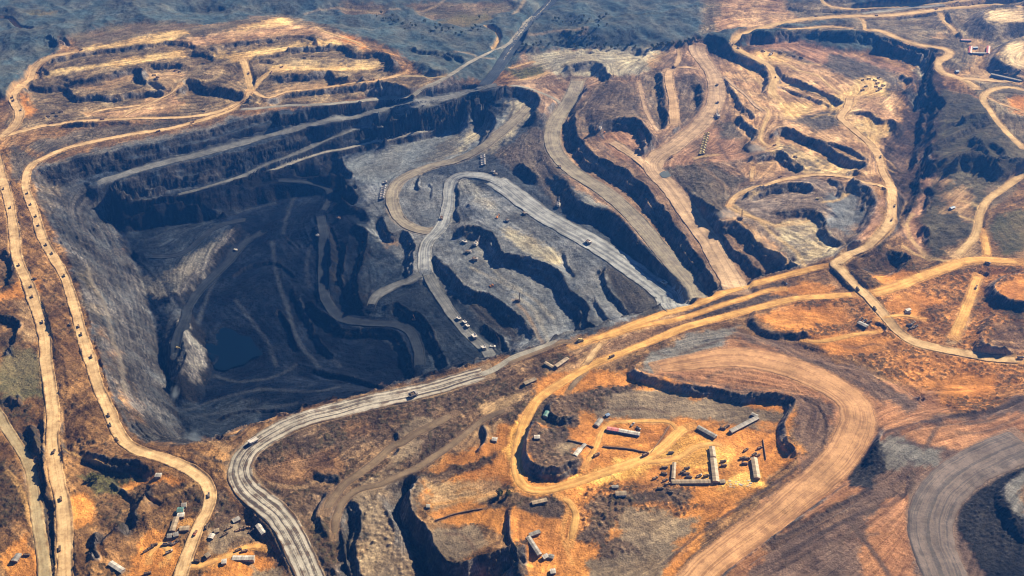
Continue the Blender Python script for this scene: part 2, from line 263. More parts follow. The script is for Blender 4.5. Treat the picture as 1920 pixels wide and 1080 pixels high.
# ------------------------------------------------------------------ relief: traced cliff tops (z top, z foot, face width, points); ground falls to the right
CLIFFS = [
 # pit rim seen from behind
 ((3, 3, 3, 3), (-28, -60, -116, -148), None, "1512,497 1460,512 1400,530 1340,547 1290,557 1220,580 1150,603 1080,625 1010,650 960,660 900,680 850,693 780,710 700,735 640,750 600,765 520,788 480,795 440,818 400,828 352,833"),
 # upper left workings
 (48, 36, None, "100,112 125,104 145,100 190,94 240,88 290,81 325,77 350,80 366,86"),
 (34, 18, None, "140,150 165,147 190,143 215,137 240,130 258,128 267,133 266,142"), (34, 18, None, "278,121 300,120 320,118 345,118"), (34, 20, None, "352,101 370,101 390,102 404,108"), (18, 2, 14, "262,144 270,150 290,151 305,158 315,168"),
 (15, -1, None, "40,168 60,162 90,164 120,160 133,170 150,182 180,178 220,180 260,173 300,171 313,172"), (25, 2, None, "333,168 340,155 352,148 372,150 385,160 410,162 440,170 460,175 470,182"),
 (50, 41, None, "512,69 540,67 565,66 580,68 592,74 596,80"), (48, 35, None, "402,92 420,83 450,78 480,75 511,72"), (47, 37, None, "320,79 340,78 360,80 368,87"), (45, 28, None, "540,91 570,87 600,86 640,85 655,92 668,97 705,97 724,100 733,108 736,116"), (36, 27, None, "478,108 500,103 526,100"), (32, 24, None, "480,114 500,113 515,115"),
 (30, 11, None, "510,143 540,140 575,138 600,135 613,133 622,138 630,147 645,145 700,144 712,149"), (12, 2, None, "640,152 670,151 708,152"), (15, -2, None, "498,188 530,176 560,170 620,165 660,160 700,155 722,152 750,160 775,170 790,176"), (6, -2, None, "785,97 800,100 830,105 850,112"), (8, -6, None, "770,95 810,98 850,104 880,112"),
 (8, -1, None, "100,233 130,231 170,230 185,228"), (7, -1, None, "200,228 225,227 242,225"), (40, 26, None, "84,90 105,80 125,74 132,82 128,90"), (44, 34, None, "130,66 150,56 175,50"), (28, 12, None, "40,150 50,140 62,128"),
 # north wall of the pit
 (-3, -19, None, "74,318 105,310 150,297 200,287 250,277 300,267 333,258 370,248 400,241 430,232 470,220 500,212 519,208 527,222"), (-20, -39, None, "79,334 120,326 160,312 200,304 250,297 290,289 330,278 370,272 410,262 450,250 490,240 520,232"), (-4, -26, None, "532,218 560,213 600,211 640,199 680,190 717,190"), (-28, -39, None, "540,232 570,228 620,222"),
 (-42, -66, None, "205,350 245,332 300,318 340,308 390,297 430,288 480,276 540,258 600,240 650,230 700,216 740,204"), (-66, -88, None, "213,364 260,352 320,335 370,328 420,312 470,300 520,288 580,268 600,263"), (-90, -112, None, "230,386 300,372 370,362 420,348 470,330 500,318"), (-110, -148, 30, "235,402 300,388 380,378 430,366 480,350 540,336 600,330 640,326"),
 (-74, -90, None, "655,254 690,244 720,240 770,238 800,230"), (-90, -104, None, "500,322 560,300 610,284 640,280 700,266 760,254 815,244"), (-34, -56, None, "700,226 760,214 800,206 830,196 860,188 890,182"), (-56, -76, None, "760,228 790,220 830,210 850,206"), ((-78, -76, -70, -56, -50, -52), (-104, -103, -100, -94, -90, -90), None, "795,238 830,224 850,215 870,206 885,200 900,202 918,208 930,216 934,224 929,236 921,250 912,262"),
 ((-20, -16, -12, -12, -14, -20), (-44, -40, -36, -36, -38, -40), None, "860,186 885,178 905,172 940,165 975,163 1000,172 1011,184 1010,198 1003,212"),
 (-104, -140, None, "640,296 650,315 665,330 668,345 676,352"), (-105, -142, 20, "640,330 655,348 666,360 676,372"),
 # pit floor
 (-134, -158, 34, "318,562 340,530 385,482 420,444 442,420"), (-112, -160, 42, "318,712 334,700 346,682 348,655 340,630 348,592"), (-104, -118, None, "640,372 655,386 672,388 686,396 690,408"), (-104, -122, None, "668,420 686,430 690,446 686,470 678,500 671,530 676,560"),
 (-100, -117, None, "718,405 724,425 735,437 755,431 768,438 776,450 778,480 773,512 765,520"), (-98, -117, None, "815,478 826,490 845,502 866,528 888,546 902,545 930,555 955,575 975,592"), (-118, -132, None, "723,572 745,567 760,575 770,585 788,588 810,612 826,650 842,690"), (-133, -148, None, "640,616 700,616 742,618 756,640 770,668 782,698"), (-133, -149, None, "583,565 600,580 622,592 642,612"), (-148, -158, None, "550,540 560,560 576,592 592,622 608,648 628,668"), (-120, -134, None, "596,420 612,440 622,470 618,510 606,560"), (-122, -132, None, "905,610 925,620 945,640 960,662"), (-150, -158, None, "513,590 525,580 545,610 555,640 562,655"), (-150, -156, None, "560,470 545,455 530,440"),
 (-100, -108, None, "768,344 780,330 788,322 785,345 790,355"), (-99, -104, None, "805,342 812,352 810,372"), (-92, -100, None, "852,334 850,350 862,360 858,395 866,415"),
 (-150, -156, None, "430,520 470,496 520,492 560,520"), (-150, -158, None, "590,690 650,704 720,722 770,716"), (-133, -140, None, "622,420 640,470 645,530 660,570 690,590"), (-150, -155, None, "400,790 450,770 520,768 560,772"),
 # east benches
 (-76, -100, None, "866,424 890,423 912,430 926,440 936,460 948,474 968,475 990,478 1013,490 1040,502 1060,517 1064,534 1082,554 1101,568 1107,582 1102,600 1112,612 1126,616"), (-98, -108, None, "962,575 985,600 1000,622 1010,634"), (-75, -84, None, "1140,500 1135,525 1150,550 1172,575 1186,598"), (-78, -84, None, "1060,470 1068,500 1085,520"), (-76, -84, None, "1114,555 1130,580 1150,606"),
 ((-50, -48, -46, -46, -46, -46, -46, -46, -46), (-52, -60, -70, -76, -76, -76, -76, -76, -76), 34, "1014,238 1018,275 1036,312 1062,336 1078,362 1100,382 1140,392 1160,404 1193,440 1227,477 1258,510 1280,540 1296,566"), (-60, -80, None, "975,306 995,320 1010,330"),
 ((-22, -26, -29, -30), -53, None, "1086,206 1078,217 1082,246 1100,272 1122,292 1160,310 1188,330 1220,360 1248,394 1274,428 1294,458 1314,488 1331,514 1345,545"),
 (0, -24, None, "1112,238 1140,225 1172,222 1200,226 1214,242 1223,258 1218,276 1208,288"), (-14, -30, None, "1196,276 1212,290 1226,284 1222,270"), (-9, -26, None, "1240,136 1246,165 1250,200 1252,234 1240,244"), (-8, -24, None, "1292,160 1313,160 1317,180 1315,205"), (-2, -22, None, "1064,122 1090,117 1112,114 1130,120 1136,130 1140,138 1146,142 1140,152"), (4, -12, None, "1180,93 1200,92 1216,93 1212,104 1200,110"), (4, -2, None, "1082,96 1100,95 1113,97"),
 (8, -18, None, "1328,70 1345,76 1375,92 1402,106 1430,118 1446,130 1450,152 1440,168"), (-3, -14, None, "1357,145 1376,168 1392,196 1402,212"), (-4, -18, None, "1385,190 1404,206 1419,222"), (-4, -20, None, "1388,215 1400,230 1419,246 1420,258 1408,268 1424,276"),
 (5, -12, None, "1452,120 1462,135 1480,143 1520,161 1552,175 1588,194"), (-9, -16, None, "1458,160 1490,172 1530,186 1557,198 1545,208"), (26, 0, None, "1384,72 1420,66 1445,68 1480,60 1525,58 1560,64 1590,66 1615,68"), (26, -14, None, "1590,64 1625,64 1650,72 1690,82 1722,92 1746,98 1753,108 1756,122 1748,150 1757,178 1773,196 1772,206 1758,212"), (22, 10, None, "1647,79 1680,84 1710,96 1734,102"),
 (4, 0, None, "1395,92 1420,86 1467,86 1500,100 1540,117"), (12, -8, None, "1450,250 1466,236 1490,245 1520,258 1550,270 1575,290 1600,300 1628,306"), (16, 6, None, "1545,264 1580,272 1605,284 1626,298"), (4, -14, None, "1412,292 1440,286 1464,284 1485,298 1510,318"), (14, 4, None, "1580,330 1600,318 1616,326"), (12, 2, None, "1592,210 1616,208 1634,212 1650,224 1670,224 1680,232"), (6, -8, None, "1690,140 1712,152 1698,172 1672,148"),
 (10, -10, None, "1400,362 1430,350 1475,342 1510,344 1530,354"), (18, 6, None, "1556,334 1580,345 1578,366"), (34, 12, 24, "1600,334 1620,346 1640,362 1647,382 1640,404 1627,428 1602,452 1570,480"), (14, -2, None, "1462,398 1490,392 1520,390 1532,398 1548,412 1552,432 1565,446 1584,457"), (14, 10, None, "1545,390 1560,398 1580,412"),
 (-2, -22, None, "1300,373 1318,378 1332,390 1356,400"), (-2, -24, None, "1340,418 1368,414 1392,422 1408,438 1428,458 1470,482 1502,503"), (-22, -38, None, "1322,432 1350,440 1368,462 1398,480 1420,505 1440,520"), (16, -30, None, "1754,200 1752,225 1748,250 1745,280 1736,305"), (0, -16, None, "1752,352 1752,372 1748,392 1740,404"), (-6, -24, None, "1722,335 1724,365 1712,385 1706,405"), (-8, -24, None, "1722,335 1725,320 1720,300"),
 # right hand country
 (30, 22, None, "1474,12 1500,18 1560,20 1600,22 1660,16 1720,10"), (24, 14, None, "1610,33 1660,33 1720,28 1756,26"), (52, 18, 60, "1925,8 1880,10 1858,14 1848,25 1847,38 1862,47 1880,43 1925,42"), (44, 16, 45, "1925,66 1905,75 1885,86 1872,97 1870,109 1885,120 1905,126 1925,131"), (32, 20, None, "1780,22 1786,45 1800,66"), (40, 10, 60, "1790,300 1830,290 1850,300 1880,305 1925,302"),
 (12, -8, None, "1665,470 1680,474 1708,484 1698,500 1675,516"), (8, 0, None, "1572,500 1590,525 1612,545"), (8, -4, None, "1730,425 1745,438 1740,455"), (6, 0, None, "1832,505 1850,512 1862,515"), (24, 8, 16, "1925,512 1895,517 1876,524 1865,536 1869,550 1885,560 1925,568"), (18, 5, 20, "1872,590 1858,606 1848,632 1856,650 1884,656"), (9, 2, None, "1640,598 1662,610 1660,622"), (12, 3, 12, "1418,584 1414,598 1430,612 1450,620 1485,624 1512,622"), (8, 2, None, "1490,640 1520,650 1560,660"),
 (34, 20, None, "1832,262 1846,282 1862,304 1872,318"), (32, 20, None, "1862,268 1880,282 1890,302"), (24, 14, None, "1752,250 1775,238 1800,230 1824,222"), (26, 14, None, "1746,280 1790,256 1838,230"), (26, 14, None, "1770,303 1805,288 1838,274"),
 # foreground tips
 (46, 41, None, "1925,752 1860,778 1790,795 1720,806 1690,820"), (46, 41, None, "1640,925 1570,965 1490,1010 1400,1065"), (46, 41, None, "1712,885 1700,930 1708,980 1725,1040 1745,1085"), (22, 18, None, "1500,742 1536,760 1552,800 1540,850"), (22, 19, None, "1300,700 1380,712 1460,722 1520,740"),
 (22, 0, None, "1192,684 1196,695 1225,706 1262,716 1330,727 1400,738 1460,740 1488,748 1490,762 1480,780 1474,800 1480,828 1500,850"), (20, 1, 26, "1508,866 1480,895 1430,930 1380,965 1330,1005 1280,1045 1235,1085"), (47, 21, 30, "1925,735 1867,763 1817,770 1757,783 1707,793 1673,807 1653,828 1648,852 1656,884 1627,906 1573,940 1507,977 1440,1013 1380,1050 1330,1085"), (66, 47, 14, "1925,884 1898,896 1886,925 1893,955 1912,985 1940,1010"), (6, 18, 18, "1310,632 1380,622 1440,640 1520,672 1600,690 1680,720 1730,755"),
 (14, 0, None, "1005,792 988,812 984,838 992,862 1018,876 1052,874 1080,862"), (10, 0, None, "1040,752 1034,772 1050,784 1075,780"), (6, -28, 18, "795,895 775,915 770,938 778,962 796,988 812,1010 826,1038 850,1056 892,1046 940,1030 980,1020"), (2, -14, None, "655,940 673,948 679,980 674,1010 668,1040 676,1080"), (3, -5, None, "748,806 750,832 744,850 728,860"), (3, -4, None, "905,790 912,820 900,850"), (4, -4, None, "620,918 605,945 602,975 612,1000"), (3, -5, None, "590,880 615,890 640,885"), (5, -3, None, "960,950 955,990 968,1030 980,1080"), (3, 0, 4, "640,1088 590,1030 560,985 520,938 482,905"),
 (5, -10, None, "165,848 190,856 230,862 262,866 292,882"), (2, -12, None, "60,800 80,870 84,930"), (2, -8, None, "120,855 100,800 92,760"), (4, -10, None, "10,470 28,480 26,515 16,530"), (3, -8, None, "0,745 35,742 36,755"), (4, -8, None, "0,590 35,600 32,640 10,660"), (3, -14, 18, "235,985 215,1000 195,1020 205,1040"), (4, -4, None, "290,910 270,935 250,965"),
]
for z, s in LEVELS: level(z, s)
RIM = pts("260,815 228,770 208,735 186,660 166,590 150,540 126,480 98,430 78,392"); TOE = pts("350,822 335,790 322,740 305,680 290,620 275,560 255,500 238,450 222,415")
for k, f_ in enumerate((.14, .30, .46, .61, .76, .89)):
    q = RIM*(1-f_)+TOE*f_; z_ = -150*f_+5; cliff(z_, z_-11, ' '.join(f'{a:.1f},{b:.1f}' for a, b in q), 7, .5)
for zt, zl, w, s in CLIFFS: cliff(zt, zl, s, w)
ZB = solve()
# ------------------------------------------------------------------ ground kinds: two ground colours, roughness (m), hummock height/size (m), scrub cover, gully depth (m), streak (deg, strength)
KIND = dict(
 earth=((.19,.115,.062),(.27,.155,.078),.5,0,0,.15,0,None), hill=((.055,.086,.102),(.094,.106,.10),.22,0,0,.10,26,None), hillbrown=((.17,.125,.085),(.12,.10,.065),.5,0,0,.1,6,None),  # hill: blue of the distance haze is put into its colour
 field=((.16,.13,.07),(.10,.095,.05),.3,0,0,.06,2,(20,.5)), workings=((.22,.16,.10),(.15,.115,.075),.9,0,0,.1,5,None), sand=((.70,.49,.24),(.58,.37,.17),.35,0,0,0,0,(14,.35)), sandpink=((.52,.335,.195),(.34,.205,.125),.55,0,0,.03,0,(20,.5)), tan=((.40,.265,.15),(.32,.20,.115),.5,0,0,.04,0,(25,.3)),
 slate=((.072,.084,.10),(.046,.055,.068),.8,0,0,0,0,None), wall=((.042,.054,.074),(.026,.034,.048),1.3,0,0,0,4,None), slope=((.076,.085,.096),(.048,.053,.06),1.3,0,0,0,5,(70,.4)), coal=((.003,.0055,.0125),(.009,.013,.022),.7,0,0,0,0,(60,.4)), coalmid=((.012,.0175,.026),(.028,.036,.047),.7,0,0,0,0,(60,.4)),  # slate, wall, slope, coal, coalmid, palegrey, bench: blue haze cast mixed into the colours
 palegrey=((.185,.205,.215),(.135,.15,.158),.6,0,0,0,0,(65,.25)), sandgrey=((.40,.365,.28),(.31,.28,.215),.5,0,0,0,0,(70,.3)), bench=((.175,.188,.20),(.10,.11,.12),.7,0,0,0,0,(120,.4)), rubble=((.13,.108,.088),(.075,.062,.054),.6,2.2,7,.2,0,None), whiterubble=((.24,.24,.22),(.15,.15,.14),.5,1.6,6,0,0,None), greyrubble=((.15,.145,.13),(.075,.075,.07),.5,1.8,6,0,0,None), darkrubble=((.06,.056,.05),(.035,.034,.034),.4,2,5,0,0,None),
 pink=((.27,.175,.118),(.18,.122,.088),.6,0,0,.03,0,(120,.35)), pinkred=((.36,.205,.135),(.27,.155,.105),.4,0,0,0,0,(140,.4)), brownhill=((.165,.125,.092),(.11,.085,.066),.8,0,0,.1,3,(15,.4)), scrubgrey=((.145,.12,.093),(.10,.085,.068),.6,0,0,.25,0,None), greypink=((.235,.18,.14),(.17,.135,.112),.6,0,0,0,0,(30,.3)), fan=((.62,.44,.24),(.13,.105,.08),.8,0,0,0,0,(50,1.3)), fanflat=((.50,.41,.28),(.17,.15,.125),.8,0,0,0,0,(8,1.2)),
 gorge=((.075,.05,.036),(.045,.033,.027),1.2,0,0,.1,5,(80,.4)), greenridge=((.105,.093,.062),(.07,.063,.044),.7,0,0,.15,14,None), tanmix=((.21,.165,.11),(.14,.115,.078),.7,0,0,.15,5,None), plateau=((.72,.54,.34),(.60,.43,.26),.3,0,0,0,0,None),
 orange=((.54,.235,.066),(.40,.17,.052),.45,0,0,.03,0,None), orangescrub=((.46,.205,.07),(.25,.12,.05),.6,1.8,7,.42,0,None), ochre=((.255,.14,.062),(.155,.088,.044),.9,0,0,.14,4,(70,.35)), ochredark=((.14,.082,.042),(.085,.055,.032),.9,0,0,.35,6,None), greenish=((.10,.095,.042),(.07,.068,.033),.6,0,0,.35,0,None),
 clay=((.37,.19,.105),(.27,.135,.078),.3,0,0,.0,0,(150,.45)), darkclay=((.17,.11,.078),(.115,.078,.06),.6,0,0,0,0,(60,.7)), greyclay=((.185,.18,.165),(.13,.125,.115),.5,0,0,0,0,(130,.5)), coalrock=((.012,.013,.015),(.028,.027,.027),.5,3.0,6,0,0,None), mauve=((.18,.12,.094),(.125,.088,.07),.3,0,0,0,0,(100,.3)),
 yellow=((.78,.46,.14),(.64,.33,.09),.3,0,0,0,0,(15,.4)),
 brownscrub=((.15,.098,.06),(.085,.058,.04),.8,1.2,8,.35,0,None), brownbare=((.235,.135,.072),(.15,.09,.055),.6,0,0,.12,0,None), greypiles=((.23,.175,.12),(.15,.115,.082),.3,3.4,8,.05,0,None), darkpiles=((.125,.085,.058),(.06,.045,.035),.4,3.2,8,.3,0,None), greydirt=((.24,.185,.13),(.19,.145,.10),.35,0,0,.02,0,None), rut=((.075,.055,.042),(.055,.042,.035),.5,2.2,12,.1,0,None),
)
AREAS = [
 ('hill', "-400,-33 2400,-33 2400,0 1920,0 1560,4 1352,2 1336,14 1346,28 1330,42 1340,58 1312,68 1290,76 1230,90 1080,93 990,97 962,130 915,152 860,152 800,142 745,100 640,58 530,30 420,50 300,57 130,72 95,110 60,132 48,152 28,185 -400,230"),
 ('hillbrown', "130,72 210,48 280,46 380,48 500,34 420,52 300,58 150,94"), ('hillbrown', "760,12 840,5 960,8 960,25 880,35 800,40"), ('field', "860,40 905,25 930,34 910,40"), ('field', "50,26 105,22 100,30 58,32"), ('field', "820,45 870,25 905,40 880,52"), ('hillbrown', "640,5 730,15 720,35 640,30"),
 ('workings', "0,252 30,180 55,146 97,106 150,93 320,54 540,28 640,60 720,100 760,140 835,146 800,164 640,192 480,202 330,222 100,234"),
 ('hillbrown', "300,52 380,50 480,34 510,32 420,58 330,72"), ('sandpink', "322,77 420,60 520,32 545,42 600,55 662,70 697,94 640,83 590,66 511,68 420,81 370,90"), ('sand', "420,62 520,33 534,32 548,44 480,52"), ('orange', "640,64 660,70 690,88 694,95 668,84 640,74"),
 ('sand', "93,108 150,95 250,73 320,60 352,58 335,74 240,86 140,99"), ('sand', "70,146 100,132 200,120 320,96 352,95 335,108 250,120 120,136"), ('sand', "402,101 445,100 482,92 560,84 640,75 640,84 545,92 480,105 455,114 440,118"), ('sand', "498,134 530,122 560,120 640,124 715,118 716,128 640,135 560,131"), ('fan', "530,118 560,108 720,116 716,122 620,124 545,124"),
 ('tan', "140,167 200,153 255,140 252,150 225,165 160,169"), ('tan', "275,140 330,128 345,142 320,167 300,152 270,148"), ('sandpink', "160,212 240,206 312,166 345,192 332,206 240,222 170,220"), ('orange', "45,170 60,190 62,215 40,225 36,205 40,195"), ('tan', "480,196 520,170 560,158 640,158 710,150 700,156 600,168 520,186"),
 # pit
 ('slate', "62,340 78,316 330,256 520,206 720,188 905,160 1000,168 1060,200 1090,300 1290,420 1512,497 1290,557 1080,625 900,680 640,750 480,795 352,835 262,826 210,742 165,592 125,482 75,382"),
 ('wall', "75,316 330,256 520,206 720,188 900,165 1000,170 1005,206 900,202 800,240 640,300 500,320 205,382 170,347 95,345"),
 ('tanmix', "1312,4 1350,-8 1368,20 1360,60 1310,68 1318,30"), ('slope', "62,340 110,330 180,352 212,430 250,500 300,680 347,832 262,826 210,742 165,592 125,482 75,382"), ('scrubgrey', "150,480 185,520 200,600 180,610 155,560"), ('earth', "185,600 225,650 250,740 270,800 240,790 205,690"), ('scrubgrey', "62,340 110,330 115,365 95,400 75,385"),
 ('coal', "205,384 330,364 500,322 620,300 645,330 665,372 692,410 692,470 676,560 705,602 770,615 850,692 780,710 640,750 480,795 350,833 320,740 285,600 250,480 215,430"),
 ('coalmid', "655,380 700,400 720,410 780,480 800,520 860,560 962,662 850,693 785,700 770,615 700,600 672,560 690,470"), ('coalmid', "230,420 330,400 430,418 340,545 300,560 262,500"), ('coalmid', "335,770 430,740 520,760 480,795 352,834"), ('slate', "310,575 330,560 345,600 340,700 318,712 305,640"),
 ('palegrey', "650,305 700,286 820,246 860,232 905,212 935,225 962,190 1002,188 990,216 950,250 900,290 830,306 760,322 740,346 690,346 660,336"), ('greyrubble', "760,310 800,290 850,250 860,240 865,255 858,285 830,300"), ('sandgrey', "890,234 906,226 916,250 880,276 852,292 868,256"), ('sandgrey', "960,188 1005,190 1002,214 962,255 932,278 900,288 945,240"), ('palegrey', "860,288 885,282 880,292 866,298"),
 ('bench', "690,346 760,324 850,330 965,382 1100,455 1292,572 1080,630 962,662 862,560 780,520 692,430"), ('slate', "1000,540 1060,520 1110,570 1130,620 1080,630"), ('bench', "962,470 1060,500 1075,600 1000,660 930,570"),
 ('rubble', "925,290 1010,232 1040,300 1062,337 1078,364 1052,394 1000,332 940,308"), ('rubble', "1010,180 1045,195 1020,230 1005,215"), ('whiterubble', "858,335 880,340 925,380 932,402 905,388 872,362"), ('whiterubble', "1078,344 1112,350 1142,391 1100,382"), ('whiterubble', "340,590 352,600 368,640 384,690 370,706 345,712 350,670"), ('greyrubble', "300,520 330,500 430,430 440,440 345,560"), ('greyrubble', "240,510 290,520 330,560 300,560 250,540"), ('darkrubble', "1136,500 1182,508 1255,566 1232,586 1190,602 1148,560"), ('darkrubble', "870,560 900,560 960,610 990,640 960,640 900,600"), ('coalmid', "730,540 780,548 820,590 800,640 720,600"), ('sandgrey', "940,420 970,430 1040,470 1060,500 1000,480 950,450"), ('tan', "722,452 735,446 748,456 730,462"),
 # eastern strips and plain
 ('pink', "980,96 1250,93 1312,74 1442,130 1500,200 1640,330 1600,470 1512,499 1292,568 1232,482 1140,392 1062,336 1040,240 958,160"),
 ('sandgrey', "988,98 1060,95 1245,92 1232,122 1180,142 1050,142 1040,132 1000,122"), ('tan', "1212,118 1230,97 1255,94 1245,112 1222,130"), ('greenish', "955,130 1020,122 1028,136 1000,146 960,150"), ('brownhill', "1075,202 1130,150 1190,158 1212,222 1120,240 1084,262"), ('brownhill', "1195,140 1240,125 1252,235 1235,245 1210,200"), ('brownhill', "1268,140 1300,140 1320,160 1315,210 1275,240 1268,200"), ('pinkred', "1124,256 1195,240 1212,272 1242,310 1292,270 1322,322 1250,332 1220,332 1150,286"),
 ('scrubgrey', "1228,312 1330,306 1395,332 1372,372 1345,420 1310,400 1262,350"), ('pinkred', "1320,245 1365,240 1400,300 1330,306"), ('sandpink', "1340,130 1460,90 1600,100 1702,140 1682,190 1662,280 1642,330 1480,300 1400,262"), ('pinkred', "1385,80 1500,76 1620,110 1700,130 1640,150 1480,110"), ('sand', "1432,92 1480,98 1470,118 1430,112 1415,100"), ('sand', "1462,190 1530,196 1500,222 1465,212"), ('sand', "1540,190 1600,165 1605,182 1585,222 1560,220"), ('fan', "1440,285 1480,270 1520,290 1600,312 1620,325 1520,330 1500,305"), ('tan', "1580,230 1650,240 1670,262 1620,270"), ('scrubgrey', "1480,225 1560,205 1580,230 1540,250"), ('brownhill', "1600,150 1690,150 1700,172 1640,180"),
 ('greypink', "1378,352 1532,335 1642,370 1622,452 1562,482 1502,502 1358,420"), ('fanflat', "1450,425 1520,402 1545,420 1572,472 1502,496 1470,470"), ('sandpink', "1340,420 1380,395 1440,450 1500,500 1420,450"), ('bench', "1550,360 1600,362 1622,400 1590,440 1556,420"), ('pinkred', "1590,470 1625,420 1650,360 1660,360 1650,420 1610,468"), ('sandpink', "1500,305 1640,330 1600,336 1520,328"),
 ('scrubgrey', "1343,228 1375,226 1392,245 1385,262 1350,258"), ('fan', "1455,272 1482,268 1502,276 1516,290 1502,302 1478,292"), ('fan', "1490,299 1515,292 1545,300 1605,316 1612,322 1580,327 1545,327 1510,323 1496,310"), ('sandpink', "1392,308 1430,298 1480,304 1470,322 1420,336 1396,330"), ('sand', "1602,226 1640,216 1652,228 1676,234 1668,250 1642,260 1640,274 1616,262 1600,246"), ('brownhill', "1612,232 1622,230 1624,240 1612,240"), ('brownhill', "1620,250 1632,246 1634,258 1622,260"), ('sandpink', "1656,288 1676,300 1660,311"), ('sand', "1668,313 1694,308 1690,328 1672,326"), ('sandpink', "1600,309 1640,311 1645,326 1620,336 1602,320"), ('scrubgrey', "1560,100 1640,120 1700,150 1690,165 1600,150 1540,125"), ('brownhill', "1395,82 1420,90 1460,92 1500,104 1540,116 1520,124 1470,104"), ('sand', "1600,150 1640,142 1668,160 1660,180 1610,182 1595,170"),
 # gorge, ridges, right hand country
 ('tanmix', "1455,62 1600,40 1925,15 1925,330 1842,192 1782,100 1700,82 1600,62"), ('tanmix', "1462,4 1925,-5 1925,25 1600,40 1460,46"), ('sandpink', "1348,2 1420,-8 1470,0 1475,20 1500,36 1400,56 1340,64 1352,50 1338,38 1350,24"), ('hill', "1570,-10 1740,-10 1700,8 1600,14"), ('tanmix', "1750,60 1790,20 1850,20 1850,110 1800,140 1760,120"), ('plateau', "1852,20 1925,15 1925,39 1878,47 1852,36"), ('plateau', "1888,85 1925,70 1925,130 1892,118 1876,106"), ('tan', "1800,72 1845,75 1870,95 1850,140 1800,145 1830,110"), ('tan', "1830,130 1925,130 1925,160 1840,150"), ('orange', "1885,190 1925,180 1925,215 1895,208"), ('tan', "1760,25 1776,24 1780,45 1800,66 1790,68 1768,42"), ('tan', "1745,73 1765,60 1780,74"),
 ('gorge', "1700,150 1735,106 1760,100 1776,205 1762,232 1748,332 1726,402 1692,436 1680,362 1640,292 1682,230 1722,160"), ('sandgrey', "1722,106 1733,104 1732,125 1728,150 1722,145"), ('sandgrey', "1716,182 1726,180 1728,208 1712,206"), ('pinkred', "1722,305 1742,308 1745,330 1762,350 1740,352"), ('greenridge', "1765,165 1842,192 1925,285 1925,326 1852,376 1832,446 1762,492 1722,440 1746,335 1762,222"), ('pinkred', "1700,420 1712,395 1725,360 1742,358 1735,395 1720,420 1725,450 1745,488 1710,470 1690,440"), ('tan', "1770,360 1805,352 1830,395 1828,430 1795,400 1770,402"), ('field', "1855,400 1925,395 1925,470 1880,480 1852,430"), ('tan', "1740,340 1760,330 1795,340 1770,352"), ('hillbrown', "1850,330 1925,325 1925,345 1890,370 1860,395 1850,360"), ('tan', "1765,470 1840,440 1848,480 1790,490"),
 ('ochredark', "1572,500 1640,468 1725,480 1720,510 1640,545 1612,540"), ('orange', "1640,520 1690,510 1720,515 1660,535"),
 ('brownbare', "1300,560 1512,500 1600,520 1615,545 1500,560 1400,590 1200,655 1060,700 960,690 1080,640"), ('rut', "1330,562 1400,545 1470,525 1500,545 1420,575 1300,600 1280,590"), ('tan', "1060,655 1110,640 1200,605 1290,577 1250,600 1140,640 1080,665"), ('orange', "1440,545 1520,530 1560,540 1540,556 1470,556"),
 ('orangescrub', "1418,592 1500,562 1620,550 1700,522 1925,490 1925,740 1850,766 1762,762 1700,722 1640,692 1500,628 1422,604"), ('orange', "1425,590 1500,572 1590,575 1600,600 1500,618 1430,605"), ('orange', "1500,630 1600,625 1680,640 1650,660 1560,660"), ('orange', "1670,560 1750,545 1770,560 1720,590 1670,575"), ('orange', "1870,530 1925,516 1925,568 1885,558"), ('ochredark', "1850,545 1925,570 1925,600 1860,580"), ('tan', "1828,512 1846,516 1812,600 1790,650 1776,645 1800,590"), ('brownbare', "1855,610 1925,600 1925,660 1865,655"), ('orangescrub', "1690,680 1925,690 1925,740 1760,755"), ('orange', "1740,715 1790,705 1880,700 1850,740 1760,752"),
 # foreground tips
 ('clay', "1193,690 1240,660 1330,636 1420,632 1560,684 1690,722 1790,770 1680,808 1652,830 1662,886 1500,978 1330,1090 1232,1090 1500,862 1478,800 1490,757 1330,732"), ('greyclay', "1190,692 1228,655 1300,626 1395,616 1345,650 1240,690"), ('darkclay', "1365,624 1450,630 1600,688 1735,752 1705,772 1560,702 1440,652"), ('darkclay', "1195,694 1330,722 1460,730 1520,744 1560,760 1575,830 1520,880 1500,862 1478,800 1490,757 1330,734"), ('darkclay', "1440,930 1510,866 1570,880 1520,925 1430,985 1340,1050 1260,1085 1235,1085"), ('clay', "1380,990 1430,945 1490,920 1440,970 1350,1030"), ('clay', "1560,740 1640,740 1690,770 1650,800 1610,830 1580,850"),
 ('mauve', "1925,738 1867,763 1757,783 1673,808 1652,830 1655,884 1573,940 1440,1013 1325,1090 1925,1090"), ('greyclay', "1655,832 1680,810 1770,848 1740,885 1660,884"), ('clay', "1690,805 1760,795 1925,775 1925,830 1800,850 1760,840"), ('darkclay', "1640,900 1730,880 1700,930 1600,960 1500,1010 1440,1040 1420,1020 1560,955"), ('clay', "1620,960 1710,920 1720,1000 1750,1085 1600,1085"), ('coalrock', "1585,908 1598,872 1618,842 1655,820 1672,850 1668,888 1630,912"), ('coalrock', "1925,878 1850,888 1805,915 1798,980 1830,1035 1880,1090 1925,1090"), ('greyclay', "1925,888 1898,900 1890,930 1897,955 1925,990"), ('rubble', "1820,880 1860,870 1925,850 1925,880 1840,900"),
 # settlement
